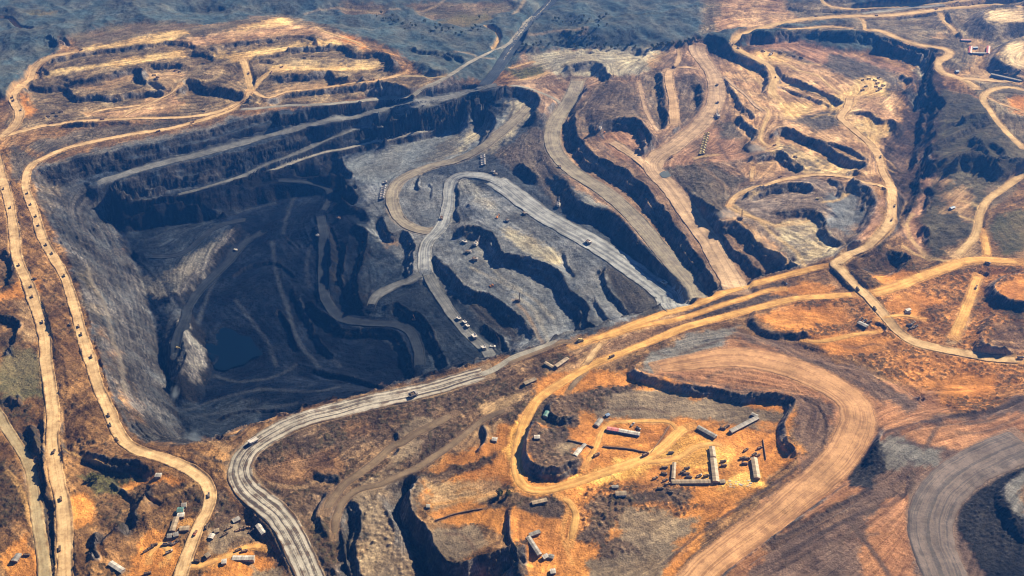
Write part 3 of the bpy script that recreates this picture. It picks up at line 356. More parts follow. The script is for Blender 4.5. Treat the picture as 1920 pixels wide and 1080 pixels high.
 ('orange', "962,700 1062,700 1190,694 1330,736 1478,757 1470,830 1498,858 1330,985 1200,1090 1000,1090 960,1000 800,962 785,900 900,800"), ('greydirt', "1090,760 1200,730 1330,745 1470,775 1460,800 1300,790 1150,790"), ('darkpiles', "985,740 1040,745 1100,735 1190,715 1210,725 1100,765 1085,800 1030,800 990,790"), ('darkpiles', "985,850 1000,800 1060,800 1090,850 1100,880 1050,900 1000,895"), ('greydirt', "1040,840 1090,832 1095,850 1060,862"),
 ('yellow', "1060,905 1110,882 1190,858 1250,838 1290,815 1340,828 1372,848 1366,884 1300,872 1262,868 1190,888 1120,912"), ('yellow', "1296,885 1330,880 1334,902 1270,902"), ('yellow', "1340,915 1400,885 1445,880 1440,905 1380,918"), ('yellow', "965,770 990,790 975,870 985,905 965,905 950,850"),
 ('orangescrub', "1095,915 1200,900 1310,905 1290,935 1330,950 1260,958 1180,962 1150,990 1090,1010 1085,950"), ('darkpiles', "1105,940 1150,925 1200,945 1180,962 1152,985 1140,1020 1090,1010"), ('darkpiles', "1150,925 1300,912 1300,950 1190,948"), ('darkpiles', "1130,1010 1165,1012 1210,1030 1190,1050 1120,1045"), ('greydirt', "1150,987 1178,963 1258,958 1312,970 1280,1000 1210,1032 1165,1012"), ('greydirt', "1100,1050 1200,1035 1310,985 1260,1030 1190,1085 1100,1085"), ('darkpiles', "980,930 1040,930 1060,960 1010,975 975,960"), ('brownscrub', "880,905 960,905 1000,940 960,960 890,945"),
 # lower middle
 ('brownscrub', "418,845 640,768 900,690 1062,660 1010,720 980,790 900,800 790,880 770,1000 800,1090 595,1090 470,900"), ('brownbare', "480,880 560,850 625,850 640,870 600,900 520,910"), ('brownbare', "640,800 700,785 700,810 650,830"), ('greydirt', "745,812 780,790 812,795 800,820 760,830"), ('greydirt', "760,830 800,830 790,850 720,885 660,910 655,940 700,925 690,905"), ('tan', "840,820 905,800 930,780 940,790 910,835 850,838"), ('tan', "900,760 960,745 1000,740 960,765 900,775"), ('tan', "1030,690 1085,675 1075,700 1020,700"), ('tan', "1085,668 1110,662 1100,690 1080,700"), ('greypiles', "660,905 770,880 800,895 780,960 800,1010 820,1050 815,1090 680,1090 675,1000"), ('brownscrub', "780,890 870,870 940,850 900,890 800,910"),
 ('darkpiles', "800,895 780,920 778,960 812,1010 850,1056 940,1035 990,1015 990,1090 760,1090 765,930"), ('greydirt', "812,1000 830,990 890,985 900,1020 880,1050 850,1054 825,1030"), ('orange', "880,1050 960,1050 960,1090 900,1090"), ('tan', "800,905 860,905 930,900 935,930 880,945 800,945"), ('darkrubble', "650,945 675,950 678,985 668,1050 645,1085 640,1000"), ('brownbare', "415,890 440,900 470,950 540,1040 560,1090 520,1090 470,1020 430,960"),
 # left
 ('ochre', "-200,262 0,262 45,300 50,350 75,385 125,482 165,592 210,742 262,828 352,838 420,845 418,900 470,980 545,1090 -200,1090"), ('scrubgrey', "50,275 130,245 330,225 430,212 330,240 180,262 80,296"), ('scrubgrey', "20,270 75,300 60,320 45,345 20,330"), ('greyclay', "80,310 200,275 330,248 480,212 520,206 330,256 78,318"), ('field', "0,650 70,655 80,700 78,750 0,745"), ('ochredark', "0,460 35,480 30,540 0,550"), ('ochredark', "0,590 40,600 40,650 0,660"), ('ochredark', "0,745 70,770 95,880 110,1000 110,1085 85,1085 75,980 60,870 0,780"), ('ochredark', "165,850 300,885 290,920 250,960 250,1010 190,1020 170,940"), ('ochredark', "290,900 360,905 385,930 375,965 330,960 290,940"), ('greenish', "155,895 215,885 270,895 230,920 160,930"), ('ochredark', "0,860 50,870 55,960 20,1000 0,990"), ('orange', "225,905 270,890 350,900 290,912 235,912"), ('orange', "120,925 165,940 172,965 150,990 128,1000"), ('orange', "0,1040 60,1000 70,1040 40,1085 0,1085"), ('orange', "250,1040 280,990 330,1000 345,1030 325,1085 240,1085"), ('tan', "60,560 75,575 65,640 45,640 25,565"), ('orange', "0,545 45,520 70,525 72,550 40,556 0,560"), ('brownscrub', "395,935 420,920 470,985 540,1085 480,1085 440,1020 400,990"), ('orange', "430,1030 500,1030 530,1085 360,1085 380,1060"), ('greydirt', "470,1060 530,1065 540,1085 450,1085"), ('greydirt', "395,990 430,985 470,1000 420,1040 400,1030"),
]
# ------------------------------------------------------------------ roads: kind, width (m), points
ROADS = [
 ('tan', 17.5, "-6,290 2,325 13,360 26,430 31,480 48,520 63,560 78,607 86,643 86,680 93,720 99,770 98,820 101,853 105,887 117,937 121,987 122,1030 124,1095"),
 ('tan', 15.5, "470,168 465,180 450,196 430,207 400,219 360,231 320,241 260,250 220,257 180,265 140,274 110,284 80,298 62,307 52,318 48,335 50,360 67,403 78,443 97,477 120,517 135,560 149,610 160,650 171,680 183,720 205,770 217,803 235,830 265,847 310,860 355,880 385,903 394,927 390,953 373,987 360,1020 347,1053 334,1095"),
 ('greytan', 13, "-12,765 0,780 15,807 37,840 53,870 63,907 68,953 75,1003 82,1053 86,1095"),
 ('haul', 34, "925,695 880,708 840,720 770,738 690,754 632,770 580,783 535,801 502,819 475,838 456,860 449,887 460,912 484,935 512,957 537,985 560,1030 578,1070 592,1105"),
 ('palegreyroad', 13, "880,708 915,698 940,683 962,670 990,660 1030,646 1060,634"), ('orangeroad', 15, "1615,552 1560,555 1520,556 1480,562 1440,572 1380,588 1320,604 1280,615 1240,632 1200,648 1150,668 1110,684 1075,704 1045,722 1010,747 990,777 977,813 968,847 967,873 973,900 990,917 1020,920 1060,910 1100,897 1147,880 1187,867 1227,850 1253,830 1270,813 1290,800 1313,797"),
 ('orangeroad', 10, "1187,868 1227,866 1277,857 1300,840 1333,832 1357,837 1368,853"), ('orangeroad', 8, "1262,822 1269,807 1257,792 1237,790 1190,790 1147,793 1127,810 1120,833 1103,863 1093,886"),
 ('tan', 19, "1925,674 1905,675 1860,672 1800,662 1750,652 1710,640 1685,622 1665,600 1645,578 1625,555 1608,538 1590,520 1572,503 1563,494 1580,483 1600,475 1617,467 1637,453 1652,438 1665,423 1672,405 1673,385 1672,368 1670,352 1662,335 1654,322 1652,305 1648,293 1633,272 1617,257 1600,243 1586,230 1573,220 1585,208 1592,195 1594,180"),
 ('orangeroad', 22, "1925,492 1883,490 1850,487 1825,488 1800,492 1780,500 1750,510 1725,520 1693,533 1670,540 1640,548 1612,551"), ('sandroad', 14, "1925,322 1900,340 1873,360 1855,372 1842,390 1835,410 1833,430 1825,448 1805,468 1785,490"), ('orangeroad', 14, "1838,428 1847,450 1850,467 1850,486"),
 ('orangeroad', 15, "1560,497 1512,507 1480,515 1440,525 1390,538 1350,552 1300,572 1260,583 1220,597 1180,612 1140,628 1100,640 1060,655"), ('orangeroad', 11, "1475,541 1440,545 1400,558 1350,573 1300,590 1250,603 1200,612 1150,627 1110,640"), ('brownroad', 8, "1090,648 1060,640 1020,655 980,670 930,690"),
 ('sandroad', 20, "1622,57 1650,58 1680,70 1715,82 1745,88 1765,90 1780,95 1783,102 1770,110 1757,117 1758,128 1770,137 1800,147 1822,158 1837,172"), ('tan', 18, "1795,146 1850,151 1925,156"), ('sandroad', 15, "1925,170 1890,164 1862,168 1846,178 1842,190 1855,205 1862,218 1880,240 1900,260 1925,283"),
 ('sandroad', 22, "1925,14 1900,9 1870,7 1820,12 1760,18 1700,26 1650,30 1600,31 1550,33 1500,37 1460,45 1420,56 1390,66 1376,78 1378,90"), ('sandroad', 13, "1540,-8 1545,6 1560,13 1600,17 1660,13 1740,8 1860,-4"), ('palegreyroad', 18, "1610,26 1660,21 1720,14 1780,8"), ('sandroad', 12, "1395,63 1440,56 1500,54 1550,50 1600,54"), ('sandroad', 10, "1610,32 1620,42 1622,56"), ('sandroad', 14, "1762,24 1772,40 1785,55 1800,68"), ('tan', 9, "1845,178 1870,192 1925,212"),
 ('sandroad', 22, "1376,84 1384,94 1405,105 1430,116 1445,126 1453,140 1452,152 1445,165 1452,178 1464,190"), ('sandroad', 8, "1446,119 1478,120 1490,130 1520,138 1535,142 1548,155 1565,168 1588,182"), ('sandroad', 10, "1456,160 1480,159 1500,165 1530,175 1560,190"), ('sandroad', 8, "1420,206 1435,200 1442,215 1432,235 1426,255 1428,268 1445,275"), ('pinkroad', 9, "1355,140 1375,160 1400,180 1418,200 1440,214"), ('sandroad', 8, "1372,382 1362,386 1385,398 1410,408 1440,418"), ('tan', 12, "1366,388 1375,372 1400,358 1440,345 1480,335 1530,328 1570,330 1610,338 1660,354"), ('tan', 9, "1410,340 1411,325 1412,312"),
 ('pinkroad', 48, "1308,80 1306,95 1320,115 1335,135 1343,160 1342,185 1332,210 1312,235 1285,258 1255,280 1232,295 1222,310 1235,330 1255,350 1285,390 1310,425 1335,462 1360,505 1386,552"), ('pinkroad', 26, "1140,262 1165,276 1195,296 1228,322"), ('sandpinkroad', 22, "1258,128 1253,142 1257,165 1262,190 1264,220 1263,243"), ('sandpinkroad', 12, "1272,92 1273,110 1262,130"), ('sandpinkroad', 14, "1262,128 1285,126 1308,128"), ('pinkroad', 9, "1196,150 1203,175 1208,200 1218,222 1232,245 1240,258"),
 ('benchroad', 40, "1085,148 1075,175 1062,200 1045,222 1035,245 1036,268 1048,295 1070,318 1100,338 1135,360 1165,385 1195,415 1225,450 1258,490 1288,525 1318,566"), ('palegreyroad', 12, "945,158 985,164 1010,172 1040,185 1052,195 1056,206"), ('sandroad', 8, "1028,136 1000,146 960,152"), ('tan', 8, "955,128 985,120 1010,113"),
 ('haulgrey', 54, "920,334 950,352 985,380 1020,405 1060,427 1100,449 1140,474 1180,501 1220,530 1258,560 1292,594"), ('haulgrey', 27, "960,358 925,336 895,328 868,328 850,336 843,355 842,380 836,405 825,428 808,445 797,462 795,490 798,518"), ('benchroad', 28, "995,195 972,220 945,245 920,265 890,285 850,302 810,312 775,325 748,340 735,360 735,385 745,408 768,425 800,434 824,430"),
 ('slateroad', 22, "796,505 808,530 825,555 845,585 862,608 885,632 905,650 928,672"), ('slateroad', 18, "798,508 780,520 750,533 720,545 700,560 692,586"), ('coalroad', 20, "600,400 606,430 606,470 605,520 608,555 625,585 650,600 690,606 740,608 768,620 782,645 788,675 785,702"), ('coalroad', 15, "473,411 440,415 410,424 385,440 362,462 338,477 305,481 270,478"), ('coalroad', 18, "500,430 460,455 430,490 400,520 375,545 352,580 340,610 330,640 326,675"), ('coalroad', 14, "510,338 560,340 600,346 618,362 612,385 600,402"),
 ('slateroad', 26, "170,347 215,333 255,320 300,308 350,296 400,283 450,270 500,256 560,240 620,225 680,211 740,200 790,190 840,182 880,172 910,163 950,157"), ('slateroad', 8, "322,368 370,356 420,341 470,324 497,309 560,287 600,268 640,252 690,234 760,213 800,202 860,182 900,168 928,150"), ('palegreyroad', 8, "497,322 560,301 610,285 640,280 700,266 760,254 812,244"),
 ('palegreyroad', 15, "440,206 480,203 547,198 613,195 713,185 747,178 797,163 833,147 880,117 913,100 955,82 985,44 1005,26"), ('darkroad', 36, "903,164 925,140 945,112 962,88 985,54 1006,33 1030,7 1046,-14"), ('palegreyroad', 8, "940,118 958,92 982,55 1003,33 1028,7 1042,-12"), ('greytan', 9, "740,143 780,143 820,145 850,140"),
 ('tan', 14, "-4,260 50,244 100,234 150,228 190,226 240,223 320,221 370,218 400,212 430,203 455,190"), ('tan', 20, "-4,262 15,248 28,238 36,222 37,208 28,195 24,183 30,170 48,156 60,146 64,132 75,118 95,106 120,102 150,95"), ('sandroad', 16, "472,170 468,150 464,138 460,122 456,110"), ('sandroad', 13, "476,166 486,152 500,140 515,131 545,126"), ('tan', 10, "226,221 245,210 280,195 310,182 325,172 335,160 345,149"), ('tan', 9, "160,215 200,205 245,200 280,195"), ('sandroad', 9, "590,50 605,58 640,70 670,80 688,92"), ('tan', 9, "470,168 500,184 540,172 600,166 650,158 700,152 730,146 765,135"), ('sandroad', 8, "-4,36 18,38 28,48 40,57 70,59"), ('sandroad', 8, "910,50 930,60 937,75 925,90 918,98"),
 ('clayroad', (26, 44, 54, 56, 54, 48, 44, 42, 40, 40, 42), "1222,690 1290,680 1370,670 1440,678 1505,698 1560,724 1600,756 1608,790 1597,820 1580,850 1545,890 1497,930 1440,975 1380,1020 1330,1060 1290,1100"), ('mauveroad', 58, "1935,826 1880,848 1830,872 1788,900 1757,935 1745,975 1750,1020 1765,1060 1782,1105"),
 ('brownroad', 13, "858,772 820,792 770,818 725,848 690,875 650,905 620,940 604,975"), ('brownroad', 10, "962,764 910,785 860,825 812,858 780,878 720,905 672,918 645,940 630,975 626,1015"), ('orangeroad', 16, "1836,512 1818,560 1802,600 1784,645"), ('tan', 9, "1135,636 1118,655 1098,682 1085,696"), ('orangeroad', 9, "1040,925 1065,940 1080,965 1075,995 1065,1030"), ('brownroad', 8, "1100,695 1075,720 1060,745"), ('orangeroad', 8, "340,1085 350,1060 372,1062 400,1052 430,1040"), ('orangeroad', 8, "395,1060 440,1035 470,1025 510,1032"), ('orangeroad', 8, "278,1058 282,1035 300,1020 318,1030 312,1055 290,1062"), ('orangeroad', 7, "370,985 352,975 340,985"), ('orangeroad', 8, "1640,600 1690,592 1740,600"), ('orangeroad', 9, "1655,620 1600,628 1540,640 1500,636"),
]
# ------------------------------------------------------------------ roads flattened into the relief
def slope_of(Z):
    zy, zx = np.gradient(Z)
    dy = np.gradient(GY, axis=0); dx = np.gradient(GX, axis=1)
    return np.hypot(zx/dx, zy/dy)
road_geo = []
Ra = np.zeros((NR, NC)); Rw = np.zeros((NR, NC)); Rz = np.zeros((NR, NC))
for kind, w, s in ROADS:
    P = pts(s)
    if P[-1, 1] > 1080: d_ = P[-1]-P[-2]; P = np.vstack([P, P[-1]+d_*(1215-P[-1, 1])/max(d_[1], 8)])
    if not np.isscalar(w): w = tuple(w)
    Q, _ = spline(P, 4.0); Q[:, 1] = np.maximum(Q[:, 1], -14)
    x, y = ground(ZB, Q[:, 0], Q[:, 1])
    w_all = w; w = float(np.mean(w)) if not np.isscalar(w) else w
    n = len(x); k = min(7, max(1, (n//4)*2+1)); ker = np.hanning(k+2)[1:-1]; ker /= ker.sum()
    pad = lambda a: np.convolve(np.pad(a, (k//2, k//2), mode='reflect', reflect_type='odd'), ker, 'valid')
    x, y = pad(x), pad(y)
    C, L = spline(np.stack([x, y], 1)[::3] if n > 12 else np.stack([x, y], 1), 4.0)
    z = sample(ZB, C[:, 0], C[:, 1]); m = max(3, int(min(45, len(z)*2)/4)*2+1)
    m = min(m, (len(z)//2)*2-1)
    if m >= 3:
        kk = np.hanning(m+2)[1:-1]; kk /= kk.sum()
        for _ in range(2): z = np.convolve(np.pad(z, (m//2, m//2), mode='reflect', reflect_type='odd'), kk, 'valid')
    T = np.gradient(C, axis=0); T /= np.maximum(np.hypot(T[:, 0], T[:, 1]), 1e-6)[:, None]
    N = np.stack([T[:, 1], -T[:, 0]], 1)
    wv = with_z(C, w_all)/w; road_geo.append((kind, w, C, z, N, L, wv)); ORIENT.append((C, 3.0))
    D, _ = spline(np.column_stack([C, z, N*wv[:, None]]), 1.3)
    st = max(0.9, C[:, 1].min()*0.0009); fall = max(7.0, 0.3*w)
    for o in np.arange(-(w/2+2+fall), w/2+2+fall+st, st):
        a = float(np.clip((w/2-1+fall-abs(o))/fall, 0, 1)); a = a*a*(3-2*a)
        if a <= 0: continue
        r, c = to_ij(D[:, 0]+D[:, 3]*o, D[:, 1]+D[:, 4]*o); i = np.rint(r).astype(int); j = np.rint(c).astype(int)
        ok = (i >= 0) & (i < NR) & (j >= 0) & (j < NC); i, j = i[ok], j[ok]
        np.maximum.at(Ra, (i, j), a); np.add.at(Rw, (i, j), a**3+1e-4); np.add.at(Rz, (i, j), (a**3+1e-4)*D[ok, 2])
for _ in range(2):                       # close pin holes between the stamps
    hole = Rw == 0
    nb = [np.roll(np.roll(A, a, 0), b, 1) for A in (Ra, Rw, Rz) for a, b in ((1, 0), (-1, 0), (0, 1), (0, -1))]
    full = sum((nb[4+q] > 0).astype(int) for q in range(4)) >= 3
    f = hole & full
    Ra[f] = np.mean(nb[0:4], axis=0)[f]; Rz[f] = np.sum(nb[8:12], axis=0)[f]; Rw[f] = np.sum(nb[4:8], axis=0)[f]
Ra = np.maximum(blur(Ra, 1), 0)
ZR = np.where(Rw > 0, ZB*(1-Ra)+Ra*Rz/np.maximum(Rw, 1e-9), ZB)
# ------------------------------------------------------------------ ground kinds painted over the plan
WX, WY = GX, GY
cell = GY*LT/(NR-1)
n1 = fbm(WX, WY, 60, 5, 11, .6); n2 = fbm(WX, WY, 60, 5, 23, .6)
jt = rng.normal(0, 1.6, GX.shape); Wi = n1*30/cell+jt; Wj = n2*30/cell+np.roll(jt, 7, 1); Wj = Wj/np.maximum(smax(GY)*2/(NC-1)/(LT/(NR-1)), .1)
I0, J0 = np.meshgrid(np.arange(NR), np.arange(NC), indexing='ij')
Wi = np.clip(np.rint(I0+Wi), 0, NR-1).astype(int); Wj = np.clip(np.rint(J0+Wj), 0, NC-1).astype(int)
def raster(s):
    P = pts(s); P[:, 1] = np.where(P[:, 1] >= 1080, P[:, 1]+150, P[:, 1]); P = np.vstack([P, P[:1]])
    Q = np.vstack([np.linspace(P[k], P[k+1], max(2, int(np.hypot(*(P[k+1]-P[k]))/12)), endpoint=False) for k in range(len(P)-1)])
    x, y = ground(ZR, Q[:, 0], np.maximum(Q[:, 1], -20))
    r, c = to_ij(x, np.maximum(y, 300))
    M = np.zeros((NR, NC), bool); a = max(0, int(np.ceil(r.min()))); b = min(NR-1, int(r.max()))
    r2 = np.roll(r, -1); c2 = np.roll(c, -1)
    for i in range(a, b+1):
        m = (r <= i) != (r2 <= i)
        xs = np.sort(c[m]+(i-r[m])/(r2[m]-r[m])*(c2[m]-c[m]))
        for q in range(0, len(xs)-1, 2):
            M[i, max(0, int(np.ceil(xs[q]))):max(0, int(xs[q+1])+1)] = True
    return M
names = list(KIND)
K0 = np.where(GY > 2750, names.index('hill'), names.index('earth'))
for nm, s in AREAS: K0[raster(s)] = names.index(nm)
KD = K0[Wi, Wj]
def par(k, f=lambda v: v): return np.array([f(KIND[n][k]) for n in names])
strata = perlin(ZB/2.2+n1*2.5, WX/90, 157)+.6*perlin(ZB/.9+n2*2, WX/60, 159)
lut_c1 = np.array([KIND[n][0] for n in names]); lut_c2 = np.array([KIND[n][1] for n in names])
def field(k, b=3): return blur(par(k).astype(float)[KD], b)
rough = field(2); hump = field(3, 2); scrub = field(5, 2); gully = field(6, 6)
free = 1-smooth(Ra, 0.15, 0.85)
# combed ground: bulldozed streaks, windrows and ruts that follow the benches and roads
TH = flow_field(ORIENT)
TH = TH+.12*fbm(GX, GY, 120, 3, 201)
cmb = comb(rng.normal(0, 1, GX.shape), TH, 14, 1.5*1.0)
cmb2 = comb(fbm(GX, GY, 9, 2, 203), TH, 16, 3.2)
wild = np.isin(KD, [names.index(n) for n in ('hill', 'greenridge', 'hillbrown', 'field')])
ck = blur(np.where(wild, .35, np.where(np.isin(KD, [names.index(n) for n in ('orange', 'orangescrub', 'yellow', 'darkpiles', 'greypiles', 'greydirt', 'palegrey', 'bench', 'slope', 'slate')]), .55, 1.0)), 3)
# relief detail
terr = blur(np.isin(KD, [names.index(n) for n in ('wall', 'slope', 'workings')]).astype(float), 3)*(1-smooth(Ra, .1, .6))
stp = 6.5; q = (ZR+fbm(GX, GY, 140, 3, 33)*9)/stp; fq = q-np.floor(q)
ZR = ZR+terr*.8*((np.floor(q)+smooth(fq, .55, 1.0))-q)*stp*smooth(slope_of(blur(ZB, 4)), .12, .3)
SL = blur(slope_of(ZR), 2); steep = smooth(SL, 0.35, 0.9)
Z = ZR.copy()
g1 = fbm(WX+n1*40, WY*.8, 380, 4, 41, .42, True); g2 = fbm(WX*1.4+WY*.5, WY, 120, 3, 47, .5, True)
Z += free*gully*(g1*0.8+g2*0.26-0.15)
flut = fbm(WX, WY*0.75, 30, 3, 53, .55, True); lump = fbm(WX, WY, 70, 4, 59)
fl2 = fbm(WX, WY, 10, 2, 55, .6, True)
Z += free*steep*(flut*4.6+lump*4.0+fl2*1.5)
Z += free*rough*(fbm(WX, WY, 48, 3, 61)*3.4+fbm(WX, WY, 15, 4, 67, .7)*2.3)
hs = np.clip(np.array([KIND[n][4] for n in names])[KD].astype(float), 4, None)
sel = (hump > 0.05)
hx = np.zeros((NR, NC)); hid = np.zeros((NR, NC))
for size in (5, 6, 7, 8, 9, 10, 12):
    m = sel & (np.abs(hs-size) < 0.5)
    if m.any():
        d, q = cells(WX[m]+n1[m]*5, WY[m]+n2[m]*5, size*1.25, 71+size, .75, (0.5, 1.35)); hx[m] = np.clip(1-d/0.62, 0, 1)*(0.45+0.75*q); hid[m] = q
Z += free*hump*hx*smooth(fbm(WX, WY, 80, 2, 79), -0.5, 0.1)
tuft = fbm(WX, WY, 9, 3, 83, .6)+0.55*fbm(WX, WY, 60, 3, 89)
tuft = smooth(tuft, 0.42-scrub, 0.62-scrub)*smooth(scrub, 0.01, 0.08)*free
Z += tuft*1.5
Z += free*(0.2+0.8*smooth(rough, .3, 1.0))*rng.normal(0, 0.11, Z.shape)*(cell/1.4)
Z += free*ck*(cmb2*.24+cmb*.14)*(cell/1.6)**.5
# ground colour, haze tint of pit and hill kinds included
mot = smooth(fbm(WX, WY, 95, 5, 97, .62), -0.35, 0.35)
st_a = np.array([0 if KIND[n][7] is None else math.radians(KIND[n][7][0]) for n in names]); st_s = np.array([0 if KIND[n][7] is None else KIND[n][7][1] for n in names])
stre = np.zeros((NR, NC))
for ang in sorted(set(st_a[st_s > 0])):
    m = np.isin(KD, np.where((st_a == ang) & (st_s > 0))[0])
    c, s_ = math.cos(ang), math.sin(ang)
    uu = (WX[m]*c+WY[m]*s_)+n1[m]*30; vv = (-WX[m]*s_+WY[m]*c)+n2[m]*22
    stre[m] = 1.5*fbm(uu/10.0, vv, 7, 4, 101, .7)
stre *= st_s[KD]
mm = np.clip(mot+stre*1.2, 0, 1)[..., None]
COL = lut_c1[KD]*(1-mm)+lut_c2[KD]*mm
COL = np.stack([blur(COL[..., k], 1) for k in range(3)], -1)
COL *= np.clip(1+0.32*fbm(WX, WY, 24, 5, 103, .7)+0.16*fbm(WX, WY, 5, 2, 107)+0.5*fbm(WX, WY, 160, 3, 113), .35, 1.7)[..., None]
COL = COL*(1+.10*fbm(WX, WY, 75, 3, 119)[..., None]*np.array([1, .1, -.9]))
COL *= np.clip(1+ck*(.15*cmb+.13*cmb2), .35, 1.8)[..., None]
blot = par(3)*0
for n_, a_ in dict(workings=.62, sandpink=.5, pink=.5, tanmix=.55, tan=.35, bench=.38, greypink=.5, ochre=.6, earth=.6, brownbare=.55, brownscrub=.55, orange=.30, orangescrub=.45, hill=.28, greenridge=.4, sand=.22, slope=.45, slate=.4, palegrey=.28, brownhill=.5, hillbrown=.4, mauve=.35, clay=.18, ochredark=.5, coal=.5, coalmid=.5, scrubgrey=.4, greydirt=.35, pinkred=.3, gorge=.5, sandgrey=.25, yellow=.2).items(): blot[names.index(n_)] = a_
bs = blur(blot[KD], 3)
w1 = fbm(WX+n2*25, WY+n1*25, 85, 5, 141, .62); w2 = fbm(WX*.6+WY*.8+n1*20, (-WX*.8+WY*.6)*2.2, 60, 4, 143, .6); w3 = fbm(WX+n1*9, WY, 26, 4, 149, .65)
COL *= (1-bs*.6*smooth(w1, .05, .17))[..., None]*(1-bs*.6*smooth(w2, .08, .18))[..., None]*(1-bs*.5*smooth(w3, .13, .25))[..., None]
COL *= (1+.9*bs*smooth(-w1, .10, .26))[..., None]
COL *= np.clip(1+.45*strata*smooth(SL, .06, .25)*(1-smooth(gully, 4, 10)), .4, 1.6)[..., None]
lum = COL.mean(-1, keepdims=True)
rock = np.clip(lum*np.array([1.0, .97, .98])*0.68, .012, .15)
bare = np.clip(steep*(0.95-0.5*smooth(gully, 4, 16)), 0, 1)[..., None]*smooth(fbm(WX, WY, 40, 3, 109), -.7, .2)[..., None]
COL = COL*(1-bare)+rock*bare*np.clip(1+.5*strata[..., None], .5, 1.7)
dk = (0.75*tuft)[..., None]
COL = COL*(1-dk)+dk*np.array([.045, .04, .024])
stone = (hump > .5)*smooth(hx, .45, .9)*(hid > .62)
COL *= (1+0.9*stone)[..., None]
